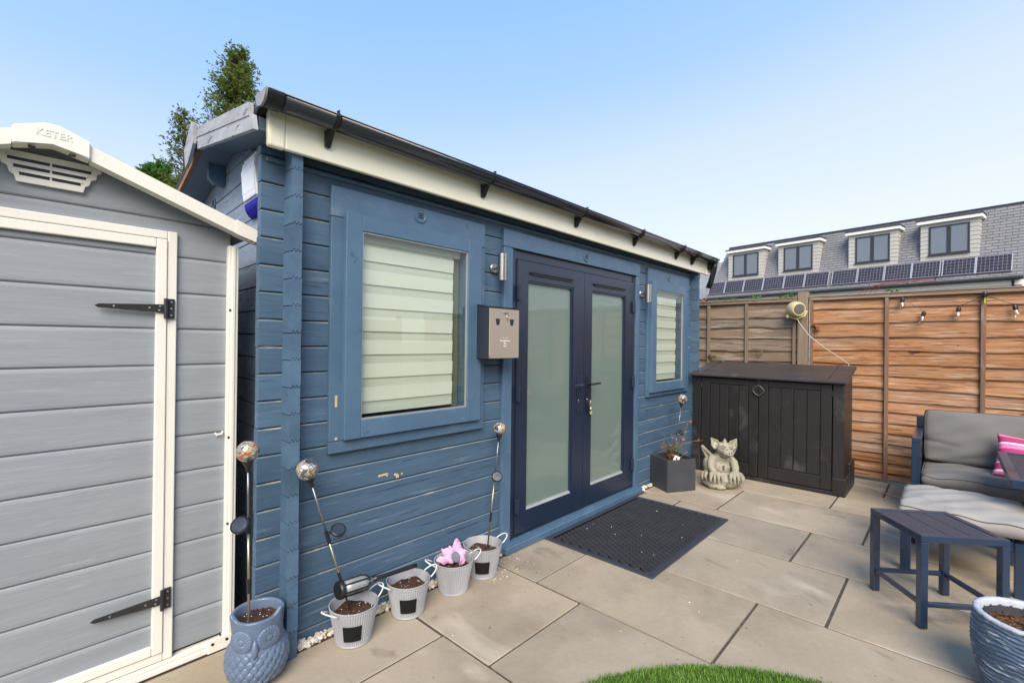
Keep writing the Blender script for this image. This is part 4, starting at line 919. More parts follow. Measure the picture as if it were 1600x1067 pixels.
b = B(); box(b, BX-.026, BX-.0225, 1.543-.006, 1.543+.006, .985, 1.015); box(b, BX-.026, BX-.0225, 1.543-.017, 1.543+.017, 1.014, 1.020); box(b, BX-.026, BX-.0225, 1.543-.020, 1.543+.020, .978, .986); put('latch_keyhole', b, m_black, lt)

# ================================================================ PLANTER, GARGOYLE
pl = thing('planter', 'square dark slate planter holding a half dead plant', 'planter', (4.77, 2.135, 0), R(-30))
b = B(); q = .168; h = .325; t_ = .014
for a in ((-q, q, -q, -q+t_), (-q, q, q-t_, q)): box(b, a[0], a[1], a[2], a[3], 0, h, bev=.002)
for a in ((-q, -q+t_), (q-t_, q)): box(b, a[0], a[1], -q+t_+.0003, q-t_-.0003, 0, h-.0004, bev=.002)
put('planter_wall', b, m_slate, pl, local=True)
def clods(b, n, fn, zf, s0, s1):
    for i in range(n):
        x, y = fn(); r = rnd(s0, s1)
        M = Matrix.Translation((x, y, zf(x, y)+rnd(-.3, .5)*r)) @ Matrix.Rotation(rnd(0, 6), 4, 'Z') @ Matrix.Rotation(rnd(0, 6), 4, 'X') @ Matrix.Diagonal((r, r*rnd(.5, .9), r*rnd(.4, .8), 1))
        bmesh.ops.create_icosphere(b, subdivisions=1, radius=1, matrix=M)
b = B(); box(b, -q+.012, q-.012, -q+.012, q-.012, .2, .285); clods(b, 120, lambda: (rnd(-.13, .13), rnd(-.13, .13)), lambda x, y: .285, .005, .012); put('soil', b, m_soil, pl, local=True)
pn = thing('potted_plant', 'straggly plant with dry brown leaves and a few green ones in the slate planter', 'plant', (4.80, 2.13, .28))
b = B()
stems = []
for i in range(16):
    a = rnd(0, 6.28); L_ = rnd(.10, .24); sx, sy = math.cos(a), math.sin(a)
    pts = [(sx*.02, sy*.02, 0), (sx*.05, sy*.05, L_*.4), (sx*(.07+rnd(0, .06)), sy*(.07+rnd(0, .06)), L_*.75), (sx*rnd(.08, .15), sy*rnd(.08, .15), L_)]
    stems.append(pts); tube(b, pts, [.004, .003, .0025, .0015], 5)
rx, ry = .682, -.731
stems.append([(0, 0, 0), (rx*.09, ry*.09, .18), (rx*.12, ry*.12, .30), (rx*.16, ry*.16, .42)]); tube(b, stems[-1], [.005, .004, .003, .004], 6)
stems.append([(rx*.05, ry*.05, 0), (rx*.13, ry*.13, .08), (rx*.12, ry*.12, .16), (rx*.20, ry*.20, .20), (rx*.30, ry*.30, .205)]); tube(b, stems[-1], .003, 6)
stems.append([(0, 0, 0), (-rx*.06, -ry*.06, .2), (-rx*.15, -ry*.15, .32)]); tube(b, stems[-1], .002, 5)
put('stems', b, m_twig, pn, local=True)
b = B()
for i in range(120):
    s_ = random.choice(stems[:17]); p = Vector(s_[random.randint(1, len(s_)-1)]); leafcard(b, p+Vector((rnd(-.03, .03), rnd(-.03, .03), rnd(-.03, .02))), rnd(.016, .034))
for i in range(10): leafcard(b, (rx*rnd(.2, .32), ry*rnd(.2, .32), .205+rnd(-.01, .015)), rnd(.015, .03))
put('dry_leaves', b, m_leafbrown, pn, local=True, rec=False)
b = B()
for i in range(46): leafcard(b, (rnd(-.05, .05), rnd(-.05, .05), rnd(.05, .15)), rnd(.02, .035))
put('green_leaves', b, m_leaf2, pn, local=True, rec=False)
b = B(); tube(b, [(rx*.10, ry*.10, .21), (rx*.105, ry*.105, .225)], [.016, .014], 8); put('rosy_bud', b, mat('bud_pink', (.55, .25, .16), rough=.6), pn, local=True)
b = B(); box(b, -.028, .028, -.001, .001, -.01, .05, M=Matrix.Translation((4.645, 2.035, .315)) @ Matrix.Rotation(R(-50), 4, 'Z') @ Matrix.Rotation(R(20), 4, 'Y'), bev=.0005); tg = put('plant_tag', b, m_white); tag(tg, 'small white plant tag stuck in the slate planter', 'plant tag')
b = B(); box(b, -.006, .006, -.0018, -.0012, .01, .035, M=Matrix.Translation((4.645, 2.035, .315)) @ Matrix.Rotation(R(-50), 4, 'Z') @ Matrix.Rotation(R(20), 4, 'Y')); put('tag_print', b, m_black, tg)

def remeshed(bm, voxel, smooth=4):
    me_ = bpy.data.meshes.new('tmp'); bm.to_mesh(me_); bm.free(); o = bpy.data.objects.new('tmp', me_); C.objects.link(o)
    md = o.modifiers.new('r', 'REMESH'); md.mode = 'VOXEL'; md.voxel_size = voxel
    if smooth: ms = o.modifiers.new('s', 'SMOOTH'); ms.iterations = smooth; ms.factor = .5
    bpy.context.view_layer.update()
    r = bpy.data.meshes.new_from_object(o.evaluated_get(bpy.context.evaluated_depsgraph_get())); bpy.data.objects.remove(o)
    b2 = B(); b2.from_mesh(r); bpy.data.meshes.remove(r); return b2
# local frame: faces -y (toward the viewer), x to viewer's right
gg = thing('gargoyle_statue', 'pale stone gargoyle with big ears resting its hands on a rock', 'statue', (5.16, 1.76, 0), R(-54)); gg.scale = (.93, .95, 1.0)
b = B()
ell(b, (.02, -.02, .075), (.175, .135, .085)); ell(b, (-.06, -.03, .07), (.10, .11, .07)); ell(b, (.11, -.03, .09), (.10, .10, .07)); ell(b, (.0, .06, .06), (.15, .12, .07))  # rock
ell(b, (0, .06, .215), (.125, .10, .125)); ell(b, (.0, .02, .20), (.10, .09, .085)); ell(b, (0, .04, .29), (.095, .08, .07))      # body, belly, chest
ell(b, (-.135, .05, .20), (.055, .085, .10), (0, R(-8), 0)); ell(b, (.125, .05, .19), (.055, .08, .10), (0, R(8), 0))             # haunches
for s_ in (-1, 1):
    tube(b, [(s_*.09, .03, .30), (s_*.125, -.02, .26), (s_*.13, -.055, .21), (s_*.115, -.10, .175)], [.042, .044, .040, .034], 12)
    ell(b, (s_*.105, -.115, .165), (.055, .045, .032))
    for k_, fx in enumerate((-.045, -.015, .016, .046)):
        x_ = s_*.105+fx*1.15; L_ = (.0, .012, .010, -.004)[k_]
        tube(b, [(x_*.99, -.12, .168), (x_+fx*.15, -.150, .158), (x_+fx*.22, -.166-L_*.3, .125), (x_+fx*.22, -.160, .088-L_)], [.0175, .0175, .016, .012], 10)
    tube(b, [(s_*.16, .01, .155), (s_*.185, -.055, .15), (s_*.20, -.085, .12), (s_*.195, -.09, .09)], [.02, .022, .018, .012], 10)
    tube(b, [(s_*.165, .03, .15), (s_*.205, -.02, .14), (s_*.222, -.045, .11), (s_*.22, -.05, .08)], [.018, .02, .017, .011], 10)
tube(b, [(.0, .04, .33), (.0, .01, .37)], [.06, .06], 12)
ell(b, (.02, -.01, .405), (.088, .082, .072)); ell(b, (.03, -.065, .378), (.072, .062, .046)); ell(b, (.045, -.105, .372), (.045, .035, .032)); ell(b, (.025, -.05, .350), (.06, .05, .03))
ell(b, (-.005, -.066, .428), (.030, .022, .020)); ell(b, (.07, -.060, .428), (.028, .022, .020))
tube(b, [(-.045, -.055, .438), (-.012, -.088, .452), (.018, -.083, .436)], [.008, .009, .007], 8); tube(b, [(.05, -.083, .438), (.078, -.078, .452), (.10, -.05, .436)], [.007, .009, .007], 8)
tube(b, [(.02, -.02, .46), (.02, -.03, .49), (.02, -.028, .515)], [.030, .020, .006], 10)
for s_ in (-1, 1):
    M_e = Matrix.Translation((.02+s_*.075, .0, .425)) @ Matrix.Rotation(s_*R(38), 4, 'Y') @ Matrix.Rotation(R(-8), 4, 'X')
    prism(b, [(-.036, -.01), (.036, -.01), (.042, .045), (.010, .105), (-.004, .108), (-.036, .04)], 'y', -.008, .012, M=M_e)
    tube(b, [M_e @ Vector(p) for p in ((-.036, -.008, -.01), (-.038, -.012, .04), (0, -.008, .105), (.04, -.012, .045), (.036, -.008, -.01))], [.010, .010, .006, .010, .010], 8)
    # folded wing
    W = [(s_*.10, .11, .22), (s_*.17, .12, .36), (s_*.19, .115, .405), (s_*.12, .09, .34), (s_*.07, .08, .30)]
    tube(b, [W[0], W[1], W[2]], [.020, .020, .015], 8); tube(b, [W[2], W[3], W[4]], [.017, .018, .020], 8)
    v_ = [b.verts.new(p) for p in W]; v2 = [b.verts.new((p[0]*.97, p[1]+.014, p[2])) for p in W]; b.faces.new(v_); b.faces.new(v2[::-1])
    for i in range(5): b.faces.new((v_[i], v2[i], v2[(i+1) % 5], v_[(i+1) % 5]))
tube(b, [(-.17, .06, .08), (-.185, -.02, .055), (-.14, -.10, .035), (-.06, -.145, .026), (.0, -.155, .03)], [.035, .033, .028, .022, .008], 12)
b2 = remeshed(b, .0042, 3); body = put('body', b2, m_stone, gg, smooth=True, local=True)
b = B(); ell(b, (.035, -.139, .382), (.007, .006, .006)); ell(b, (.060, -.136, .382), (.006, .006, .006)); put('nostril', b, m_dark, body, local=True)
b = B(); tube(b, [(-.042, -.095, .366), (-.012, -.122, .352), (.02, -.134, .350), (.055, -.134, .350), (.085, -.112, .353)], [.003, .003, .0035, .003, .002], 6); put('mouth_line', b, mat('dark_crevice', (.06, .055, .04), rough=.9), body, local=True)
b = B(); tube(b, [(-.032, -.082, .424), (-.008, -.092, .419), (.014, -.086, .424)], [.002, .0032, .002], 6); tube(b, [(.052, -.086, .424), (.075, -.086, .419), (.092, -.072, .424)], [.002, .0032, .002], 6); put('eye_line', b, bpy.data.materials['dark_crevice'], body, local=True)

# ================================================================ POTS AND SOLAR STAKES
def wheelM(p, d): # frame whose z points along d
    return Matrix.Translation(p) @ Vector(d).to_track_quat('Z', 'Y').to_matrix().to_4x4()
def bucket(x, y, face, label, board=True, hrot=0, sc=1.0):
    t = thing('metal_bucket', label, 'bucket', (x, y, 0), R(face), 'ribbed metal buckets along the cabin wall')
    H, r0, r1 = .182*sc, .086*sc, .116*sc
    def fn(a, r, z): return r+.0019*math.cos(60*a)*(1 if .012 < z < H-.012 else 0), z
    b = B(); pr = [(0, .004), (r0-.004, .004), (r0, 0), (r0+.003, .004), (r0+.001, .012), (r0+.002, .0135)]+[(r0+(r1-r0)*k/6, .014+(H-.028)*k/6) for k in range(1, 7)]+[(r1, H-.010), (r1+.003, H-.004), (r1+.003, H), (r1-.001, H+.001), (r1-.003, H-.004)]
    lathe(b, pr, 300, fn=fn); put('bucket_wall', b, m_zinc, t, local=True)
    b = B(); lathe(b, [(r1-.004, H-.002), (r0+(r1-r0)*.45-.004, H*.45)], 48); put('inner_wall', b, m_zincin, t, local=True, smooth=True)
    b = B(); rs_ = r1-.008; zf = lambda x_, y_: H*.80+.016*(math.sin(17*x_+x*9)*math.cos(13*y_))+.01*math.sin(40*x_)
    prof_ = [(0, H*.80), (rs_*.3, H*.8), (rs_*.6, H*.79), (rs_*.93, H*.74), (rs_*.93, H*.60)]
    lathe(b, prof_, 40, fn=lambda a, r, z: (r, z+.008*math.sin(3*a+x*7)+.004*math.sin(7*a)))
    def rp():
        a = rnd(0, 6.28); r = math.sqrt(rnd(0, 1))*rs_*.90; return r*math.cos(a), r*math.sin(a)
    clods(b, 330, rp, lambda x_, y_: H*.79-.05*((x_*x_+y_*y_)/rs_/rs_)**2*.5, .003, .009); put('soil', b, m_soil, t, local=True)
    b = B(); clods(b, 26, rp, lambda x_, y_: H*.81, .002, .0035); put('perlite', b, m_print, t, local=True, kind='stuff')
    for s_ in (-1, 1):
        a = R(hrot); c_, s2 = math.cos(a), math.sin(a)
        pts = []
        for u in np.linspace(0, math.pi, 11):
            o_ = .058*math.sin(u); w_ = -.042*math.cos(u)
            X, Yq, Z = s_*(r1+.002+o_), w_, H*.94+.036*math.sin(u)
            pts.append((X*c_-Yq*s2, X*s2+Yq*c_, Z))
        b = B(); tube(b, pts, .0036, 8); put('handle', b, m_wirew, t, local=True, smooth=True)
    if board:
        b = B(); rr = lambda z: r0+(r1-r0)*(z/H)+.0035; n = 10; A = []
        for k in range(n+1):
            a = -math.pi/2+(-.42+.84*k/n)
            A.append([b.verts.new(((rr(z)+d)*math.cos(a), (rr(z)+d)*math.sin(a), z)) for z, d in ((.040, 0), (.118, 0), (.118, .0015), (.040, .0015))])
        for P1, P2 in zip(A[:-1], A[1:]):
            for k in range(4): b.faces.new((P1[k], P1[(k+1) % 4], P2[(k+1) % 4], P2[k]))
        b.faces.new(A[0]); b.faces.new(A[-1][::-1]); put('chalkboard', b, m_chalk, t, local=True)
    return t
bucket(1.200, 2.190, -32, 'ribbed metal bucket of compost with the leaning mosaic globe stake', hrot=40)
bucket(1.528, 2.195, -34, 'ribbed metal bucket with a chalkboard label and the fallen lantern pole across it', hrot=26)
bucket(1.855, 2.195, 0, 'ribbed metal bucket holding the pink glove, no chalkboard showing', board=False, hrot=-20)
bucket(2.115, 2.215, -44, 'ribbed metal bucket nearest the doors with an upright globe stake', hrot=30, sc=1.06)
# pink glove
t = thing('garden_glove', 'crumpled pink speckled garden glove with a grey pad in a bucket', 'glove', (1.845, 2.185, .178), R(-38))
b = B()
def cloth(pts, th=.012): 
    for c_, r_, ro in pts: ell(b, c_, r_, ro, 20, 14)
def petal(c_, L_, w_, ang, fl):
    M_ = Matrix.Translation(c_) @ Matrix.Rotation(ang, 4, 'Y') @ Matrix.Rotation(fl, 4, 'X') @ Matrix.Diagonal((1, .30, 1, 1))
    lathe(b, [(0, 0), (w_*.7, L_*.18), (w_, L_*.45), (w_*.72, L_*.75), (w_*.25, L_*.95), (0, L_)], 20, M=M_)
ell(b, (0, .005, .012), (.070, .035, .024)); ell(b, (.03, -.01, .02), (.040, .028, .030))
petal((.015, .01, .02), .115, .030, R(4), 0); petal((.005, .0, .01), .105, .030, R(-52), R(-10)); petal((-.005, -.015, .0), .110, .026, R(-72), R(12)); petal((.0, .012, .02), .070, .020, R(-22), R(-15)); petal((.02, 0, .01), .075, .030, R(42), 0); petal((.02, -.02, .0), .055, .030, R(80), 0)
b2 = remeshed(b, .004, 6)
for v in b2.verts: v.co += Vector((0, 1, 0))*.005*math.sin(v.co.x*90+v.co.z*60)+Vector((0, 0, 1))*.004*math.sin(v.co.x*140)
put('glove_body', b2, m_pinkg, t, smooth=True, local=True)
b = B(); lathe(b, [(0, .006), (.024, .005), (.028, 0)], 28, M=Matrix.Translation((.012, -.040, .040)) @ Matrix.Rotation(R(-20), 4, 'Y') @ Matrix.Rotation(R(78), 4, 'X') @ Matrix.Diagonal((.9, 1.2, 1, 1))); put('grey_pad', b, m_pad, t, local=True)

def stake(p0, p1, gr, discf, label, disc_dir=(1, -.3, .3), split=True, cat='solar light'):
    p0, p1 = Vector(p0), Vector(p1); d = (p1-p0).normalized(); L_ = (p1-p0).length
    t = thing('solar_globe_stake', label, cat, p0, 0, 'mosaic glass globe lights on stakes')
    q_ = lambda f: d*(L_*f)
    b = B(); ell(b, d*L_, gr, u=28, v=18); put('globe', b, m_mosaic, t, smooth=True, local=True)
    b = B(); M_ = wheelM(d*(L_-gr*1.0), d); lathe(b, [(0, .012), (.020, .012), (.022, .004), (.019, -.006), (.011, -.018), (.008, -.040), (0, -.042)], 18, M=M_); put('globe_cap', b, m_black, t, local=True)
    b = B(); tube(b, [q_(0), q_(discf-.01)], .0052, 8); put('lower_pole', b, m_goldpole, t, local=True, smooth=True)
    b = B(); tube(b, [q_(discf-.01), d*(L_-gr-.03)], .0045, 8); put('upper_pole', b, m_greypole, t, local=True, smooth=True)
    b = B(); tube(b, [q_(.22), q_(.30)], .0075, 10); put('pole_joint', b, m_black, t, local=True); b = B(); tube(b, [q_(discf-.06), q_(discf+.015)], .009, 10)
    c_ = q_(discf); dd = Vector(disc_dir).normalized(); tube(b, [c_, c_+dd*.03], .008, 8)
    put('collar', b, m_black, t, local=True)
    b = B(); nrm = (dd*.35+Vector((0, 0, .8))+Vector((-.45, -.55, 0))).normalized(); M_ = wheelM(c_+dd*.055, nrm); lathe(b, [(0, -.010), (.030, -.010), (.036, -.004), (.036, .006), (.032, .009), (.030, .006), (0, .006)], 28, M=M_); dsk = put('solar_panel_disc', b, m_black, t, local=True)
    b = B(); lathe(b, [(0, .0072), (.029, .0072), (.029, .0062)], 28, M=M_); put('solar_cell', b, m_panel_s, dsk, local=True)
stake((1.185, 2.19, .13), (.958, 2.195, .893), .049, .57, 'mosaic globe stake leaning left out of the first bucket', (1, -.2, .15))
stake((.703, 2.155, .26), (.695, 2.17, 1.025), .045, .61, 'mosaic globe stake standing in the owl pot', (-.5, -.4, .1))
stake((2.17, 2.225, .14), (2.262, 2.215, .918), .044, .62, 'mosaic globe stake in the bucket beside the doors', (-.5, -.8, -.1))
stake((4.87, 2.16, .28), (5.055, 2.15, .897), .054, .42, 'mosaic globe stake rising from the slate planter', (.9, -.5, .0))
# fallen lantern on a pole lying over the buckets
t = thing('solar_lantern', 'fallen solar lantern with silver panels, its black pole across the buckets', 'lantern', (1.13, 2.19, .27))
A = Vector((1.13, 2.19, .262)); Bp = Vector((1.60, 2.20, .224)); d = (Bp-A).normalized(); M_ = wheelM(Vector((0, 0, 0)), d)
b = B(); lathe(b, [(0, -.018), (.040, -.018), (.044, -.010), (.044, .004), (.036, .012), (.0, .012)], 26, M=M_); put('lantern_cap', b, m_black, t, local=True)
b = B(); lathe(b, [(.0, .012), (.034, .013), (.035, .06), (.035, .115), (.030, .135), (.018, .15), (.010, .155), (0, .156)], 26, M=M_); put('diffuser', b, mat('silver_plastic', (.42, .43, .42), (.30, .31, .31), .3, metal=.4), t, local=True, smooth=True)
b = B()
for k_ in range(6):
    a = k_*math.pi/3+.2; tube(b, [M_ @ Vector((r_*math.cos(a), r_*math.sin(a), z_)) for r_, z_ in ((.036, .01), (.038, .06), (.038, .115), (.033, .137), (.018, .156))], .0045, 6)
put('cage_bar', b, m_black, t, local=True)
b = B(); tube(b, [M_ @ Vector((0, 0, .15)), M_ @ Vector((0, 0, .18))], .010, 10); put('steel_joint', b, m_greypole, t, local=True)
b = B(); tube(b, [M_ @ Vector((0, 0, .18)), M_ @ Vector((0, 0, .22)), M_ @ Vector((0, 0, .40)), M_ @ Vector((0, 0, .455))], [.014, .011, .011, .012], 12); put('pole', b, m_black, t, local=True, smooth=True)

# owl pot
ow = thing('owl_pot', 'blue glazed owl shaped plant pot with scaled belly and round eyes', 'plant pot', (.765, 2.235, 0), R(-24))
ow.scale = (.94, .94, .93); OH = .325; NZ, NA = 170, 260
def orad(z):
    ctrl = [(0, .060), (.012, .085), (.05, .115), (.10, .128), (.15, .126), (.185, .116), (.21, .109), (.25, .107), (.29, .110), (.325, .112)]
    for (z0_, r0_), (z1_, r1_) in zip(ctrl[:-1], ctrl[1:]):
        if z <= z1_: u = (z-z0_)/(z1_-z0_); u = u*u*(3-2*u)*.5+u*.5; return r0_+(r1_-r0_)*u
    return .112
def scale_h(a, z):  # overlapping scallops
    P_ = .030; Wd = 2*math.pi/22
    best = 0
    row = z/P_*1.25
    for rr in (math.floor(row), math.floor(row)+1, math.floor(row)+2):
        off = .5*Wd if rr % 2 else 0
        ca = (round((a-off)/Wd))*Wd+off; cz = rr*P_/1.25
        du = (a-ca)/(Wd*.52); dv = (z-cz)/(P_*.66)
        q_ = du*du+dv*dv
        if q_ < 1 and z <= cz+P_*.5: h_ = (1-q_**2)*.0095+.0015*(cz-z)/P_; best = max(best, h_)
    return best
b = B(); rings = []
FA = -math.pi/2  # front direction in local frame is -y
for i in range(NZ+1):
    z = OH*i/NZ; g = []
    for k_ in range(NA):
        a = 2*math.pi*k_/NA; r = orad(z); da = (a-FA+math.pi) % (2*math.pi)-math.pi
        zz = z
        if z < .195:
            f_ = min(1, (.195-z)/.02)*min(1, z/.02); r += scale_h(a, z)*f_
        head = max(0, min(1, (z-.16)/.05))
        r += head*.012*math.exp(-(da/.9)**2)
        ear = math.exp(-((abs(da)-.98)/.18)**2)
        if z > .26: zz += ear*.030*((z-.26)/.065)**2; r += ear*.012*((z-.26)/.065)
        g.append(b.verts.new((r*math.cos(a), r*math.sin(a), zz)))
    rings.append(g)
for rr_, dz in ((-.004, .004), (-.014, .004), (-.018, -.004), (-.018, -.06)):
    rings.append([b.verts.new((v.co.x*(1+rr_/.112), v.co.y*(1+rr_/.112), OH+dz if dz < -.01 else v.co.z+dz)) for v in rings[NZ]])
for P1, P2 in zip(rings[:-1], rings[1:]):
    for k_ in range(NA): b.faces.new((P1[k_], P1[(k_+1) % NA], P2[(k_+1) % NA], P2[k_]))
b.faces.new(rings[0][::-1]); put('owl_body', b, m_owl, ow, smooth=True, local=True)
for s_ in (-1, 1):
    b = B(); rings = []
    for rk, r_ in enumerate(np.linspace(.004, .050, 16)):
        g = []
        for k_ in range(96):
            a = 2*math.pi*k_/96; h_ = .008*math.sqrt(max(0, 1-(r_/.0515)**2))+.002
            if r_ > .016: h_ -= .0032*(max(0, math.cos(a*20)))**3
            if .0125 < r_ < .0165: h_ -= .004
            g.append((r_*math.cos(a), r_*math.sin(a), h_))
        rings.append(g)
    aa = FA+s_*.50; M_ = Matrix.Translation((.116*math.cos(aa), .116*math.sin(aa), .243)) @ Matrix.Rotation(aa+math.pi/2, 4, 'Z') @ Matrix.Rotation(R(90), 4, 'X')
    VR = [[b.verts.new(M_ @ Vector(p)) for p in g] for g in rings]+[[b.verts.new(M_ @ Vector((p[0]*1.02, p[1]*1.02, -.02))) for p in rings[-1]]]
    for P1, P2 in zip(VR[:-1], VR[1:]):
        for k_ in range(96): b.faces.new((P1[k_], P1[(k_+1) % 96], P2[(k_+1) % 96], P2[k_]))
    b.faces.new(VR[0]); put('eye_disc', b, m_owl, ow, smooth=True, local=True)
b = B(); lathe(b, [(0, -.045), (.010, -.028), (.0155, -.008), (.015, .010), (.008, .035), (0, .045)], 18, M=Matrix.Translation((0, -.124, .208)) @ Matrix.Rotation(R(-8), 4, 'X')); put('beak', b, m_owl, ow, smooth=True, local=True)
b = B(); lathe(b, [(0, .285), (.05, .283), (.094, .278)], 30)
clods(b, 420, lambda: (lambda a, r: (r*math.cos(a), r*math.sin(a)))(rnd(0, 6.28), math.sqrt(rnd(0, 1))*.09), lambda x, y: .283, .003, .008); put('soil', b, m_soil, ow, local=True)
b = B(); clods(b, 22, lambda: (rnd(-.06, .06), rnd(-.06, .06)), lambda x, y: .287, .002, .004); put('perlite', b, m_print, ow, local=True, kind='stuff')

# ribbed pot at bottom right
rp_ = thing('ribbed_pot', 'large round blue ribbed pot with a pale worn rim at the bottom right', 'plant pot', (2.988, -.265, 0)); rp_.scale = (.905, .905, .916)
b = B(); NZ2 = 190
def rr(z): return .158+.052*math.sin(min(1, z/.26)*math.pi/2)-.010*max(0, (z-.28)/.1)
rings = []
for i in range(NZ2+1):
    z = .375*i/NZ2; g = []
    for k_ in range(200):
        a = 2*math.pi*k_/200
        w_ = math.sin((z*1000/9.5+1.3*math.sin(a*2)+.9*math.sin(a*3+1)+.6*math.sin(a*7+z*20))*math.pi)
        r = rr(z)+(.0034*max(-.4, w_) if .01 < z < .36 else 0)+.0008*math.sin(a*31+z*200)
        g.append(b.verts.new((r*math.cos(a), r*math.sin(a), z)))
    rings.append(g)
for P1, P2 in zip(rings[:-1], rings[1:]):
    for k_ in range(200): b.faces.new((P1[k_], P1[(k_+1) % 200], P2[(k_+1) % 200], P2[k_]))
b.faces.new(rings[0][::-1]); put('pot_wall', b, m_rpot, rp_, smooth=True, local=True)
R1 = rr(.375); b = B(); lathe(b, [(R1+.001, .368), (R1+.003, .376), (R1-.004, .382), (R1-.020, .382), (R1-.026, .374), (R1-.028, .35)], 90, fn=lambda a, r, z: (r+.0012*math.sin(a*23), z+.0008*math.sin(a*37))); put('rim', b, m_rim, rp_, smooth=True, local=True)
b = B(); lathe(b, [(R1-.027, .355), (R1-.032, .29)], 60); put('inner_wall', b, m_slate, rp_, smooth=True, local=True)
b = B(); lathe(b, [(0, .315), (.1, .312), (R1-.03, .305)], 40)
for _ in range(500):
    a = rnd(0, 6.28); r = math.sqrt(rnd(0, 1))*(R1-.04); c_ = Vector((r*math.cos(a), r*math.sin(a), .315+rnd(-.003, .006))); aa = rnd(0, 6.28); l_ = rnd(.008, .032)
    d_ = Vector((math.cos(aa), math.sin(aa), rnd(-.25, .25)))*l_; tube(b, [c_-d_, c_+d_], rnd(.001, .0028), 4)
put('bark_mulch', b, mat('bark_mulch', (.22, .10, .045), (.06, .03, .018), .9, scale=(20, 20, 20), island=True, rv=.6), rp_, local=True)
b = B(); tube(b, [(-.075, -.02, .31), (.03, -.05, .43)], .0065, 8); tag(put('wooden_stick', b, mat('pale_stick', (.42, .36, .28), rough=.8), rp_, local=True), None)

# ================================================================ FURNITURE
# small square side table, rotated
ta = thing('side_table', 'small square navy metal side table with a dark slatted top', 'side table', (3.617, .060, 0), math.atan2(-.357, .261))
# local x = right edge direction, local y = towards the far left corner
ux = Vector((.261, -.357)).normalized()
S = .213; HT = .50
def tb(nm, m, *a, bev=.003): bb = B(); box(bb, *a, bev=bev); return put(nm, bb, m, ta, local=True)
for sx in (-1, 1):
    for sy in (-1, 1):
        x0_, x1_ = sorted((sx*S, sx*(S-.038))); y0_, y1_ = sorted((sy*S, sy*(S-.038)))
        tb('leg', m_alu, x0_, x1_, y0_, y1_, .004, HT-.038)
tb('top_rail', m_alu, -S, S, -S, -S+.036, HT-.0375, HT); tb('top_rail', m_alu, -S, S, S-.036, S, HT-.0375, HT)
tb('top_rail', m_alu, -S, -S+.036, -S+.0365, S-.0365, HT-.0372, HT-.0003); tb('top_rail', m_alu, S-.036, S, -S+.0365, S-.0365, HT-.0372, HT-.0003)
sw = (2*S-.074)/3
for k_ in range(3): tb('top_slat', m_slat, -S+.037+k_*sw+.002, -S+.037+(k_+1)*sw-.002, -S+.037, S-.037, HT-.018, HT-.004, bev=.0015)
for sy in (-1, 1):
    a_, c_ = sorted((sy*(S-.008), sy*(S-.030))); tb('stretcher', m_alu, -S+.0385, S-.0385, a_, c_, .115, .140)
    tb('stretcher', m_alu, a_, c_, -S+.0385, S-.0385, .1152, .1402)

def cushion(nm, par, m, x0, x1, y0, y1, z0, z1, puff=.02, seed=1, pipe=True, rot=None):
    n = 34; b = B(); rs = random.Random(seed); cx_, cy_ = (x0+x1)/2, (y0+y1)/2; hx, hy = (x1-x0)/2, (y1-y0)/2
    def grid(top):
        G = []
        for i in range(n+1):
            row = []
            for j in range(n+1):
                u, v = -1+2*i/n, -1+2*j/n
                e_ = (1-abs(u)**6)*(1-abs(v)**6)
                z = (z1 if top else z0)+(1 if top else -1)*(puff*(1-u*u*.9)*(1-v*v*.9))-(0 if top else 0)
                z += (1 if top else -1)*(-.018*(1-e_**.5))
                if top: z += .005*math.sin(u*5+seed)*math.cos(v*7+seed*2)+.004*math.sin(u*11+v*9+seed)-.012*math.exp(-((u-.3*v+.55)/.07)**2)*max(0, math.sin(v*3+seed))-.010*math.exp(-((u+.5*v+.6)/.06)**2)*max(0, math.cos(v*4+seed))
                sh = 1-.03*(abs(u)**8*abs(v)**8)
                row.append(b.verts.new((cx_+hx*u*sh, cy_+hy*v*sh, z)))
            G.append(row)
        return G
    T, D = grid(True), grid(False)
    for G, fl in ((T, 0), (D, 1)):
        for i in range(n):
            for j in range(n):
                f = (G[i][j], G[i+1][j], G[i+1][j+1], G[i][j+1]); b.faces.new(f if not fl else f[::-1])
    bt = [T[i][0] for i in range(n+1)]+[T[n][j] for j in range(1, n+1)]+[T[i][n] for i in range(n-1, -1, -1)]+[T[0][j] for j in range(n-1, 0, -1)]
    bd = [D[i][0] for i in range(n+1)]+[D[n][j] for j in range(1, n+1)]+[D[i][n] for i in range(n-1, -1, -1)]+[D[0][j] for j in range(n-1, 0, -1)]
    mid = [b.verts.new(((a_.co+c_.co)/2)+Vector(((a_.co.x-cx_)/hx*.012, (a_.co.y-cy_)/hy*.012, 0))) for a_, c_ in zip(bt, bd)]
    L_ = len(bt)
    for k_ in range(L_):
        k2 = (k_+1) % L_; b.faces.new((bt[k_], bt[k2], mid[k2], mid[k_])); b.faces.new((mid[k_], mid[k2], bd[k2], bd[k_]))
    pp = [v.co.copy() for v in bt]
    if rot is not None:
        bmesh.ops.transform(b, matrix=rot, verts=b.verts); pp = [rot @ p for p in pp]
    o = put(nm, b, m, par, smooth=True)
    if pipe:
        b = B(); tube(b, pp, .0035, 6, closed=True); put('piping', b, m_pipe, o, smooth=True)
    return o
sf = thing('garden_sofa', 'navy metal garden sofa with plump grey cushions against the fence', 'sofa', (5.9, -.7, 0))
def fb(nm, par, m, *a, bev=.004): bb = B(); box(bb, *a, bev=bev); return put(nm, bb, m, par)
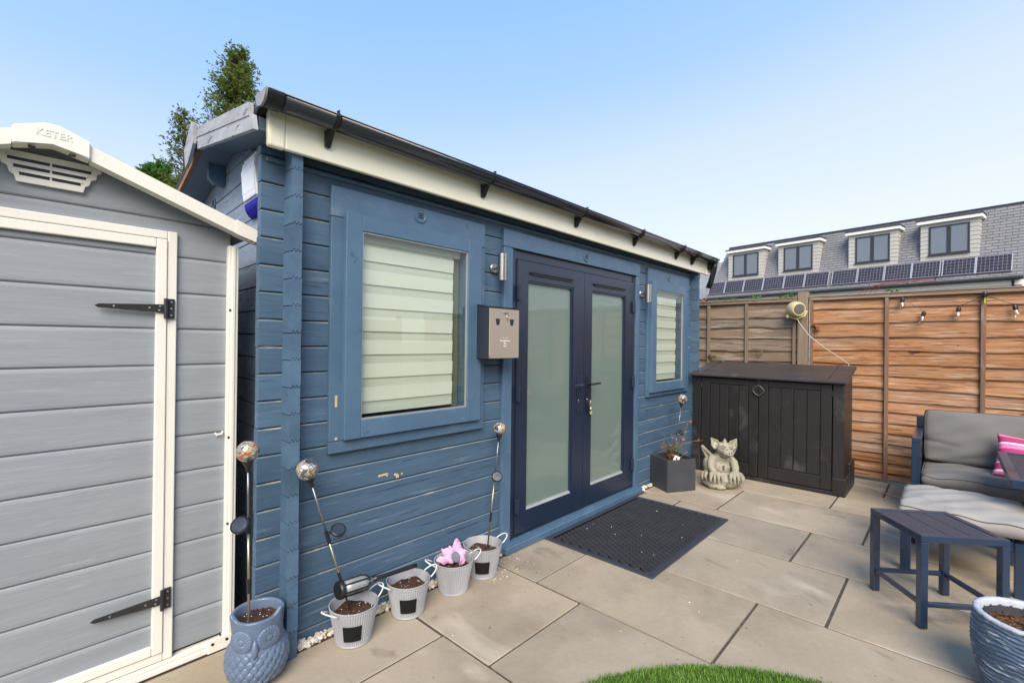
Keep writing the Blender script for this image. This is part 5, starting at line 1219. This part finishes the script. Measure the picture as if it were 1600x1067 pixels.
for (ya, yb) in ((.185, .245), (-1.86, -1.80)):
    fb('arm_front_leg', sf, m_alu, 5.46, 5.52, ya, yb, .0, .655); fb('arm_rest', sf, m_alu, 5.46, 6.33, ya, yb, .656, .70); fb('arm_back_leg', sf, m_alu, 6.27, 6.33, ya, yb, .0, .655); fb('back_post', sf, m_alu, 6.27, 6.33, ya, yb, .701, .81); fb('arm_panel', sf, m_alu, 5.521, 6.269, ya+.01, yb-.01, .12, .655)
fb('seat_rail', sf, m_alu, 5.465, 5.515, -1.799, .184, .19, .27); fb('back_rail', sf, m_alu, 6.275, 6.325, -1.799, .184, .72, .80); fb('seat_base', sf, m_alu, 5.516, 6.30, -1.799, .184, .24, .265)
cushion('seat_cushion', sf, m_fab, 5.44, 6.18, -.83, .178, .285, .405, .022, 3)
cushion('seat_cushion', sf, m_fab, 5.44, 6.18, -1.79, -.84, .285, .405, .022, 9)
Mr = lambda yc: Matrix.Translation((6.12, yc, .645)) @ Matrix.Rotation(R(-76), 4, 'Y')
cushion('back_cushion', sf, m_fab, -.235, .245, -.50, .50, -.07, .07, .045, 5, rot=Mr(-.325))
cushion('back_cushion', sf, m_fab, -.235, .245, -.47, .47, -.07, .07, .045, 6, rot=Mr(-1.32))
# footstool
fs = thing('footstool', 'navy metal footstool with a pale worn grey cushion in front of the sofa', 'footstool', (4.45, -.07, 0))
for (xa, ya) in ((4.13, .185), (4.13, -.345), (4.73, .185), (4.73, -.345)):
    fb('leg', fs, m_alu, xa, xa+.055, ya, ya+.055, .0, .33)
fb('frame_rail', fs, m_alu, 4.186, 4.729, .19, .235, .27, .335); fb('frame_rail', fs, m_alu, 4.186, 4.729, -.34, -.295, .27, .335); fb('frame_rail', fs, m_alu, 4.135, 4.18, -.289, .184, .27, .335); fb('frame_rail', fs, m_alu, 4.735, 4.78, -.289, .184, .27, .335)
fb('seat_board', fs, m_alu, 4.181, 4.734, -.289, .184, .30, .325)
cushion('cushion', fs, m_fab2, 4.105, 4.80, -.375, .245, .350, .450, .028, 12)
# taller slatted table
tt = thing('coffee_table', 'navy framed outdoor table with dark slats at the right edge', 'table', (4.95, -.75, 0))
TX0, TX1, TY0, TY1, TZ = 4.36, 5.50, -1.30, -.285, .665
fb('frame_edge', tt, m_alu, TX0, TX0+.055, TY0, TY1, TZ-.055, TZ); fb('frame_edge', tt, m_alu, TX1-.055, TX1, TY0, TY1, TZ-.055, TZ)
fb('frame_edge', tt, m_alu, TX0+.0555, TX1-.0555, TY1-.055, TY1, TZ-.0548, TZ-.0002); fb('frame_edge', tt, m_alu, TX0+.0555, TX1-.0555, TY0, TY0+.055, TZ-.0548, TZ-.0002)
n = 9; sw = (TX1-TX0-.112)/n
for k_ in range(n): fb('top_slat', tt, m_slat, TX0+.056+k_*sw+.003, TX0+.056+(k_+1)*sw-.003, TY0+.056, TY1-.056, TZ-.02, TZ-.006, bev=.0015)
for xa in (4.85, 5.15):
    for ya in (-.95, -.70): fb('leg', tt, m_alu, xa, xa+.05, ya, ya+.05, 0, TZ-.056)
# pink cushion
pk = thing('scatter_cushion', 'pink scatter cushion with white and deep pink stripes on the sofa', 'cushion', (5.80, -.52, .56))
b = B(); n = 26; G = {}
Mp = Matrix.Rotation(R(-38), 4, 'Y') @ Matrix.Rotation(R(-14), 4, 'X')
Mp = Matrix.Rotation(R(8), 4, 'X') @ Matrix.Rotation(R(-50), 4, 'Y')
for sgn in (1, -1):
    for i in range(n+1):
        for j in range(n+1):
            u, v = -1+2*i/n, -1+2*j/n; h_ = .075*((1-u*u)*(1-v*v))**.45*sgn; pinch = 1-.10*(1-abs(u*v))
            G[sgn, i, j] = b.verts.new(Mp @ Vector((.21*u*(1-.10*(1-v*v)*0-.08*(1-v*v)*abs(u)), .24*v*(1-.08*(1-u*u)*abs(v)), h_)))
for sgn in (1, -1):
    for i in range(n):
        for j in range(n):
            f = b.faces.new((G[sgn, i, j], G[sgn, i+1, j], G[sgn, i+1, j+1], G[sgn, i, j+1]))
            u = (i+.5)/n*1.0+(j+.5)/n*.0; st = (u*3.1+.15) % 1.0
            f.material_index = 2 if abs(st-.5) < .06 or st < .05 else (1 if st > .5 else 0)
bmesh.ops.remove_doubles(b, verts=b.verts, dist=1e-5)
put('cushion_cover', b, [m_pinkA, m_pinkB, m_white], pk, smooth=True, local=True)

# ================================================================ DOORMAT
mt = thing('doormat', 'black rubber ring doormat on the paving outside the double doors', 'doormat', (3.5, 1.82, 0))
MX0, MX1, MY0, MY1 = 2.808, 4.215, 1.375, 2.258
b = B()
for a in ((MX0, MX1, MY0, MY0+.045), (MX0, MX1, MY1-.035, MY1)): box(b, *a, .0, .011, bev=.004)
for a in ((MX0, MX0+.05), (MX1-.035, MX1)): box(b, *a, MY0+.0452, MY1-.0352, .0, .0108, bev=.004)
put('border', b, m_rubedge, mt)
b = B(); box(b, MX0+.048, MX1-.033, MY0+.043, MY1-.033, .0, .0035)
put('underlay', b, m_rubber, mt)
b = B(); px = .047; py_ = px*.866; jy = 0; yy = MY0+.062
while yy < MY1-.048:
    xx = MX0+.066+(px/2 if jy % 2 else 0)
    while xx < MX1-.05:
        n6 = 10; ri, ro = .0150, .0222
        ring = [[b.verts.new((xx+r_*math.cos(2*math.pi*k_/n6+.3), yy+r_*math.sin(2*math.pi*k_/n6+.3), z_)) for k_ in range(n6)] for r_, z_ in ((ri, .0034), (ri, .0150), (ro, .0142), (ro, .0034))]
        for P1, P2 in zip(ring[:-1], ring[1:]):
            for k_ in range(n6): b.faces.new((P1[k_], P2[k_], P2[(k_+1) % n6], P1[(k_+1) % n6]))
        xx += px
    yy += py_; jy += 1
put('rubber_rings', b, m_ring, mt, kind='stuff', rec=False)
b = B()
for (x, y) in ((3.24, 1.90), (3.36, 1.74), (3.35, 2.0), (3.30, 2.14), (3.18, 2.12), (3.55, 1.50), (3.12, 1.52), (3.95, 1.9), (3.1, 1.6), (3.8, 1.6)):
    stones(b, 1, x, x, y, y, .014, .014, .003, .0065)
d = put('mat_debris', b, m_gravel, kind='stuff'); tag(d, 'tiny white chips lying on the black doormat', 'stone chips')

# ================================================================ HOUSE BEYOND THE FENCE
HO = Vector((23.4, -1.65, 0)); HA = R(80); hd = Vector((math.cos(HA), math.sin(HA), 0)); hn = Vector((hd.y, -hd.x, 0))
ho = thing('chalet_house', 'white house with a slate mansard roof, four dormers and solar panels', 'house', HO)
SL = R(70)
def HM(): # local (s along, n away, z)
    return Matrix(((hd.x, hn.x, 0, HO.x), (hd.y, hn.y, 0, HO.y), (0, 0, 1, 0), (0, 0, 0, 1)))
hm = HM()
def roofM(z0=3.9): # local (s, u up-slope, w outwards)
    u_ = hn*math.cos(SL)+Vector((0, 0, math.sin(SL))); w_ = -hn*math.sin(SL)+Vector((0, 0, math.cos(SL)))
    return Matrix(((hd.x, u_.x, w_.x, HO.x), (hd.y, u_.y, w_.y, HO.y), (hd.z, u_.z, w_.z, z0), (0, 0, 0, 1)))
rm = roofM()
def hput(nm, b, m, par=None, M=None, **k):
    bmesh.ops.transform(b, matrix=M if M is not None else hm, verts=b.verts); return put(nm, b, m, par or ho, **k)
b = B(); box(b, -.1, 11.3, .22, 6.5, 0, 3.86); hput('wall', b, m_hwhite)
b = B(); prism(b, [(.05, 3.87), (1.02, 6.60), (5.7, 6.60), (6.5, 3.87)], 'x', -.08, 10.62); hput('roof_core', b, m_hgut)
b = B(); u = 0; r_ = 0
while u < 2.88:
    s = -.12-(.16 if r_ % 2 else 0)
    while s < 11.4:
        a_, c_ = max(-.12, s), min(11.38-.25*u, s+.315); 
        if c_-a_ > .02: prism(b, [(u, .018), (u+.125, .004), (u+.125, .010), (u+.001, .030)], 'x', a_+.003, c_-.003)
        s += .32
    u += .118; r_ += 1
rf = hput('roof', b, m_tile, M=rm, kind=None)
b = B()
for k_ in range(22): tube(b, [(-.12+k_*.489, 2.90, .02), (-.12+k_*.489+.47, 2.90, .02)], .05, 8)
hput('ridge_tile', b, m_hgut, rf, M=rm, kind='stuff')
b = B(); prism(b, [(.02, 0), (.02, -.07), (-.04, -.12), (-.10, -.12), (-.14, -.07), (-.14, .0), (-.12, .0)], 'x', -.15, 11.42); bmesh.ops.transform(b, matrix=Matrix.Translation((0, 0, 3.96)), verts=b.verts); hput('gutter', b, m_hgut)
b = B(); box(b, -.14, 11.4, .12, .19, 3.68, 3.84); hput('fascia', b, m_hwhite)
b = B(); tube(b, [(.12, .08, 3.85), (.12, .18, 3.6), (.12, .18, .1)], .04, 8); hput('downpipe', b, m_hgut)
b = B(); prism(b, [(-.30, 6.22), (-.05, 6.20), (-.02, 6.32), (-.30, 6.28)], 'y', .9, 1.4); hput('side_camera', b, m_hgut)
# solar panels
for (a_, c_) in ((.13, 1.04), (1.05, 1.95), (2.0, 2.84), (2.85, 3.70), (3.72, 4.62), (4.64, 5.56), (5.68, 6.64), (6.66, 7.52), (7.54, 8.48), (8.49, 9.42), (9.44, 10.40), (10.42, 11.28)):
    b = B(); box(b, a_, c_, .24, .90, .05, .085); pn_ = hput('solar_panel', b, m_cellgap, M=rm)
    b = B(); nx, ny = 8, 5; dx, dy = (c_-a_-.05)/nx, .61/ny
    for i in range(nx):
        for j in range(ny):
            x_, y_ = a_+.025+i*dx, .265+j*dy
            b.faces.new([b.verts.new(p) for p in ((x_+.006, y_+.006, .0875), (x_+dx-.006, y_+.006, .0875), (x_+dx-.006, y_+dy-.006, .0875), (x_+.006, y_+dy-.006, .0875))])
    hput('cell', b, m_cell, pn_, M=rm, kind='stuff')
    for q_ in ((a_, a_+.022, .24, .90), (c_-.022, c_, .24, .90)):
        b = B(); box(b, q_[0], q_[1], q_[2], q_[3], .0856, .095); hput('panel_frame', b, m_silver, pn_, M=rm)
# dormers
for (s0, s1) in ((.99, 2.62), (3.34, 5.0), (6.15, 7.86), (8.55, 10.32)):
    z0, z1 = 4.80, 6.22; ny = .30
    b = B(); box(b, s0+.02, s1-.02, ny+.02, 1.6, z0+.02, z1-.02); dm = hput('dormer', b, m_hclad)
    b = B(); nb = 9; hh = (z1-z0)/nb
    for k_ in range(nb):
        za = z0+k_*hh
        for xa, xb in ((s0, s0+.24), (s1-.24, s1)): prism(b, [(ny-.012, za+.006), (ny+.02, za+.006), (ny+.02, za+hh), (ny, za+hh)], 'x', xa, xb)
        for (xf, xo) in ((s0, -1), (s1, 1)):
            prism(b, [(xf+xo*.0, za+hh), (xf+xo*.012, za+.006), (xf-xo*.02, za+.006), (xf-xo*.02, za+hh)], 'y', ny, 1.5)
    box(b, s0+.24, s1-.24, ny, ny+.02, z0, z0+.20); box(b, s0+.24, s1-.24, ny, ny+.02, z1-.12, z1)
    hput('cladding', b, m_hclad, dm, kind='stuff')
    b = B(); box(b, s0-.10, s1+.10, ny-.12, 1.65, z1+.0, z1+.115); hput('dormer_roof', b, m_hwhite, dm)
    b = B(); box(b, s0-.12, s1+.12, ny-.14, 1.66, z1+.117, z1+.165); hput('lead_flashing', b, m_hgut, dm)
    b = B(); w0, w1, wz0, wz1 = s0+.245, s1-.245, z0+.205, z1-.122; fw_ = .055; mid = (w0+w1)/2
    for q_ in ((w0, w0+fw_, wz0, wz1), (w1-fw_, w1, wz0, wz1), (mid-.06, mid+.06, wz0, wz1)): box(b, q_[0], q_[1], ny-.03, ny+.02, q_[2], q_[3])
    for q_ in ((w0+fw_, mid-.06), (mid+.06, w1-fw_)): box(b, q_[0], q_[1], ny-.029, ny+.02, wz1-fw_, wz1); box(b, q_[0], q_[1], ny-.029, ny+.02, wz0, wz0+fw_)
    box(b, w0-.03, w1+.03, ny-.06, ny-.031, wz0-.03, wz0+.01); wn_ = hput('window_frame', b, m_hframe, dm)
    for q_ in ((w0+fw_, mid-.06), (mid+.06, w1-fw_)):
        b = B(); box(b, q_[0]+.001, q_[1]-.001, ny-.012, ny-.006, wz0+fw_, wz1-fw_); hput('pane', b, m_hglass, dm)
# neighbouring roof at the left end
h2 = thing('neighbour_house', 'small pale slate roofed house just visible behind the cabin gutter', 'house', HO+hd*14.5)
b = B(); box(b, 11.8, 18.5, 2.7, 7.6, 0, 3.99); hput('wall', b, m_hwhite, h2)
b = B(); r_ = 0; u = 0
while u < 3.3:
    s = 11.75-(.16 if r_ % 2 else 0)
    while s < 18.6:
        a_ = max(11.75, s); prism(b, [(u, .018), (u+.17, .004), (u+.17, .010), (u+.001, .032)], 'x', a_+.004, s+.316); s += .32
    u += .165; r_ += 1
SL2 = R(52); u_ = hn*math.cos(SL2)+Vector((0, 0, math.sin(SL2))); w_ = -hn*math.sin(SL2)+Vector((0, 0, math.cos(SL2)))
P0_ = HO+hn*2.6+Vector((0, 0, 4.0)); rm2 = Matrix(((hd.x, u_.x, w_.x, P0_.x), (hd.y, u_.y, w_.y, P0_.y), (hd.z, u_.z, w_.z, P0_.z), (0, 0, 0, 1)))
hput('roof', b, m_tile2, h2, M=rm2)
b = B(); tube(b, [(11.75, 3.35, .02), (18.6, 3.35, .02)], .07, 8); hput('ridge', b, m_hwhite, h2, M=rm2)
b = B(); prism(b, [(2.64, 4.0), (4.62, 6.55), (7.6, 4.0)], 'x', 11.8, 18.5); hput('gable', b, m_hwhite, h2)

# ================================================================ TREES
def conifer(name, label, base, h, r, n, lean, m, zmin=0.3, card=.060, group=None, sparse=0):
    t = thing(name, label, 'tree', base, 0, group); rs = random.Random(hash(label) % 1000 if False else len(label))
    b = B(); tube(b, [(0, 0, 0), (lean*.4, 0, h*.5), (lean, 0, h*.97)], [.16, .09, .012], 10); put('trunk', b, m_bark, t, local=True, smooth=True)
    bb = B(); bl = B()
    nb = n
    for i in range(nb):
        f = zmin+(1-zmin)*(i+rs.random())/nb; z = h*f; L_ = r*(1-f)**.75*rs.uniform(.45, 1.15)+.10; a = rs.uniform(0, 6.28)
        tip = Vector((math.cos(a)*L_, math.sin(a)*L_, L_*rs.uniform(.25, .9))); p0 = Vector((lean*f, 0, z))
        tube(bb, [p0, p0+tip*.5+Vector((0, 0, -.02)), p0+tip], [.014, .008, .003], 4)
        m_n = int(8+L_*46*(1-sparse))
        for k_ in range(m_n):
            q = rs.uniform(.25, 1.05); c_ = p0+tip*q+Vector((rs.gauss(0, .07), rs.gauss(0, .07), rs.gauss(0, .06)))*(.5+L_*.7)
            # drooping spray made of three little blades
            for w_ in range(3):
                aa = a+rs.uniform(-1.3, 1.3); s_ = card*rs.uniform(.6, 1.3); d1 = Vector((math.cos(aa), math.sin(aa), rs.uniform(-.5, .7)))*s_; d2 = Vector((-math.sin(aa), math.cos(aa), rs.uniform(-.6, .6)))*s_*.22
                V = [bl.verts.new(c_), bl.verts.new(c_+d1*.5+d2), bl.verts.new(c_+d1), bl.verts.new(c_+d1*.5-d2)]; bl.faces.new(V)
    put('branches', bb, m_bark, t, local=True); put('crown', bl, m, t, local=True, rec=False)
conifer('conifer_tree', 'tall green conifer rising behind the cabin roof', (3.04, 10.3, 0), 7.15, 1.6, 400, -.02, m_leaf, zmin=.42)
conifer('conifer_tree', 'thin sparse conifer left of the roof apex', (2.66, 12.2, 0), 6.40, 1.0, 170, -.1, m_leaf, zmin=.5, sparse=.4)
conifer('leafy_tree', 'fresh green treetop showing just above the shed roof', (2.6, 15.2, 0), 5.95, 1.9, 220, .0, m_leaf2, zmin=.55, card=.12)
# garden edge behind the viewer, seen only in the glass
t = thing('rear_fence', 'timber fence across the garden, seen as a reflection in the door glass', 'fence', (1.5, -5.2, 0))
for i in range(12):
    b = B(); z = .02+i*.165; box(b, -5.5, 6.55, -5.22-(i % 2)*.004, -5.19, z, z+.158, bev=.003); put('slat', b, m_fgrey, t)
for k_ in range(8): b = B(); box(b, -5.4+k_*1.68, -5.3+k_*1.68, -5.185, -5.1, 0, 2.1); put('post', b, m_bgrey, t)
conifer('garden_tree', 'leafy tree across the garden, seen as a reflection in the door glass', (3.8, -7.5, 0), 5.2, 2.4, 150, 0, m_terr, zmin=.2, card=.22, group='trees across the garden')
conifer('garden_tree', 'bushy tree across the garden, seen as a reflection in the window glass', (.2, -8.2, 0), 4.6, 2.6, 150, 0, m_terr, zmin=.2, card=.22, group='trees across the garden')
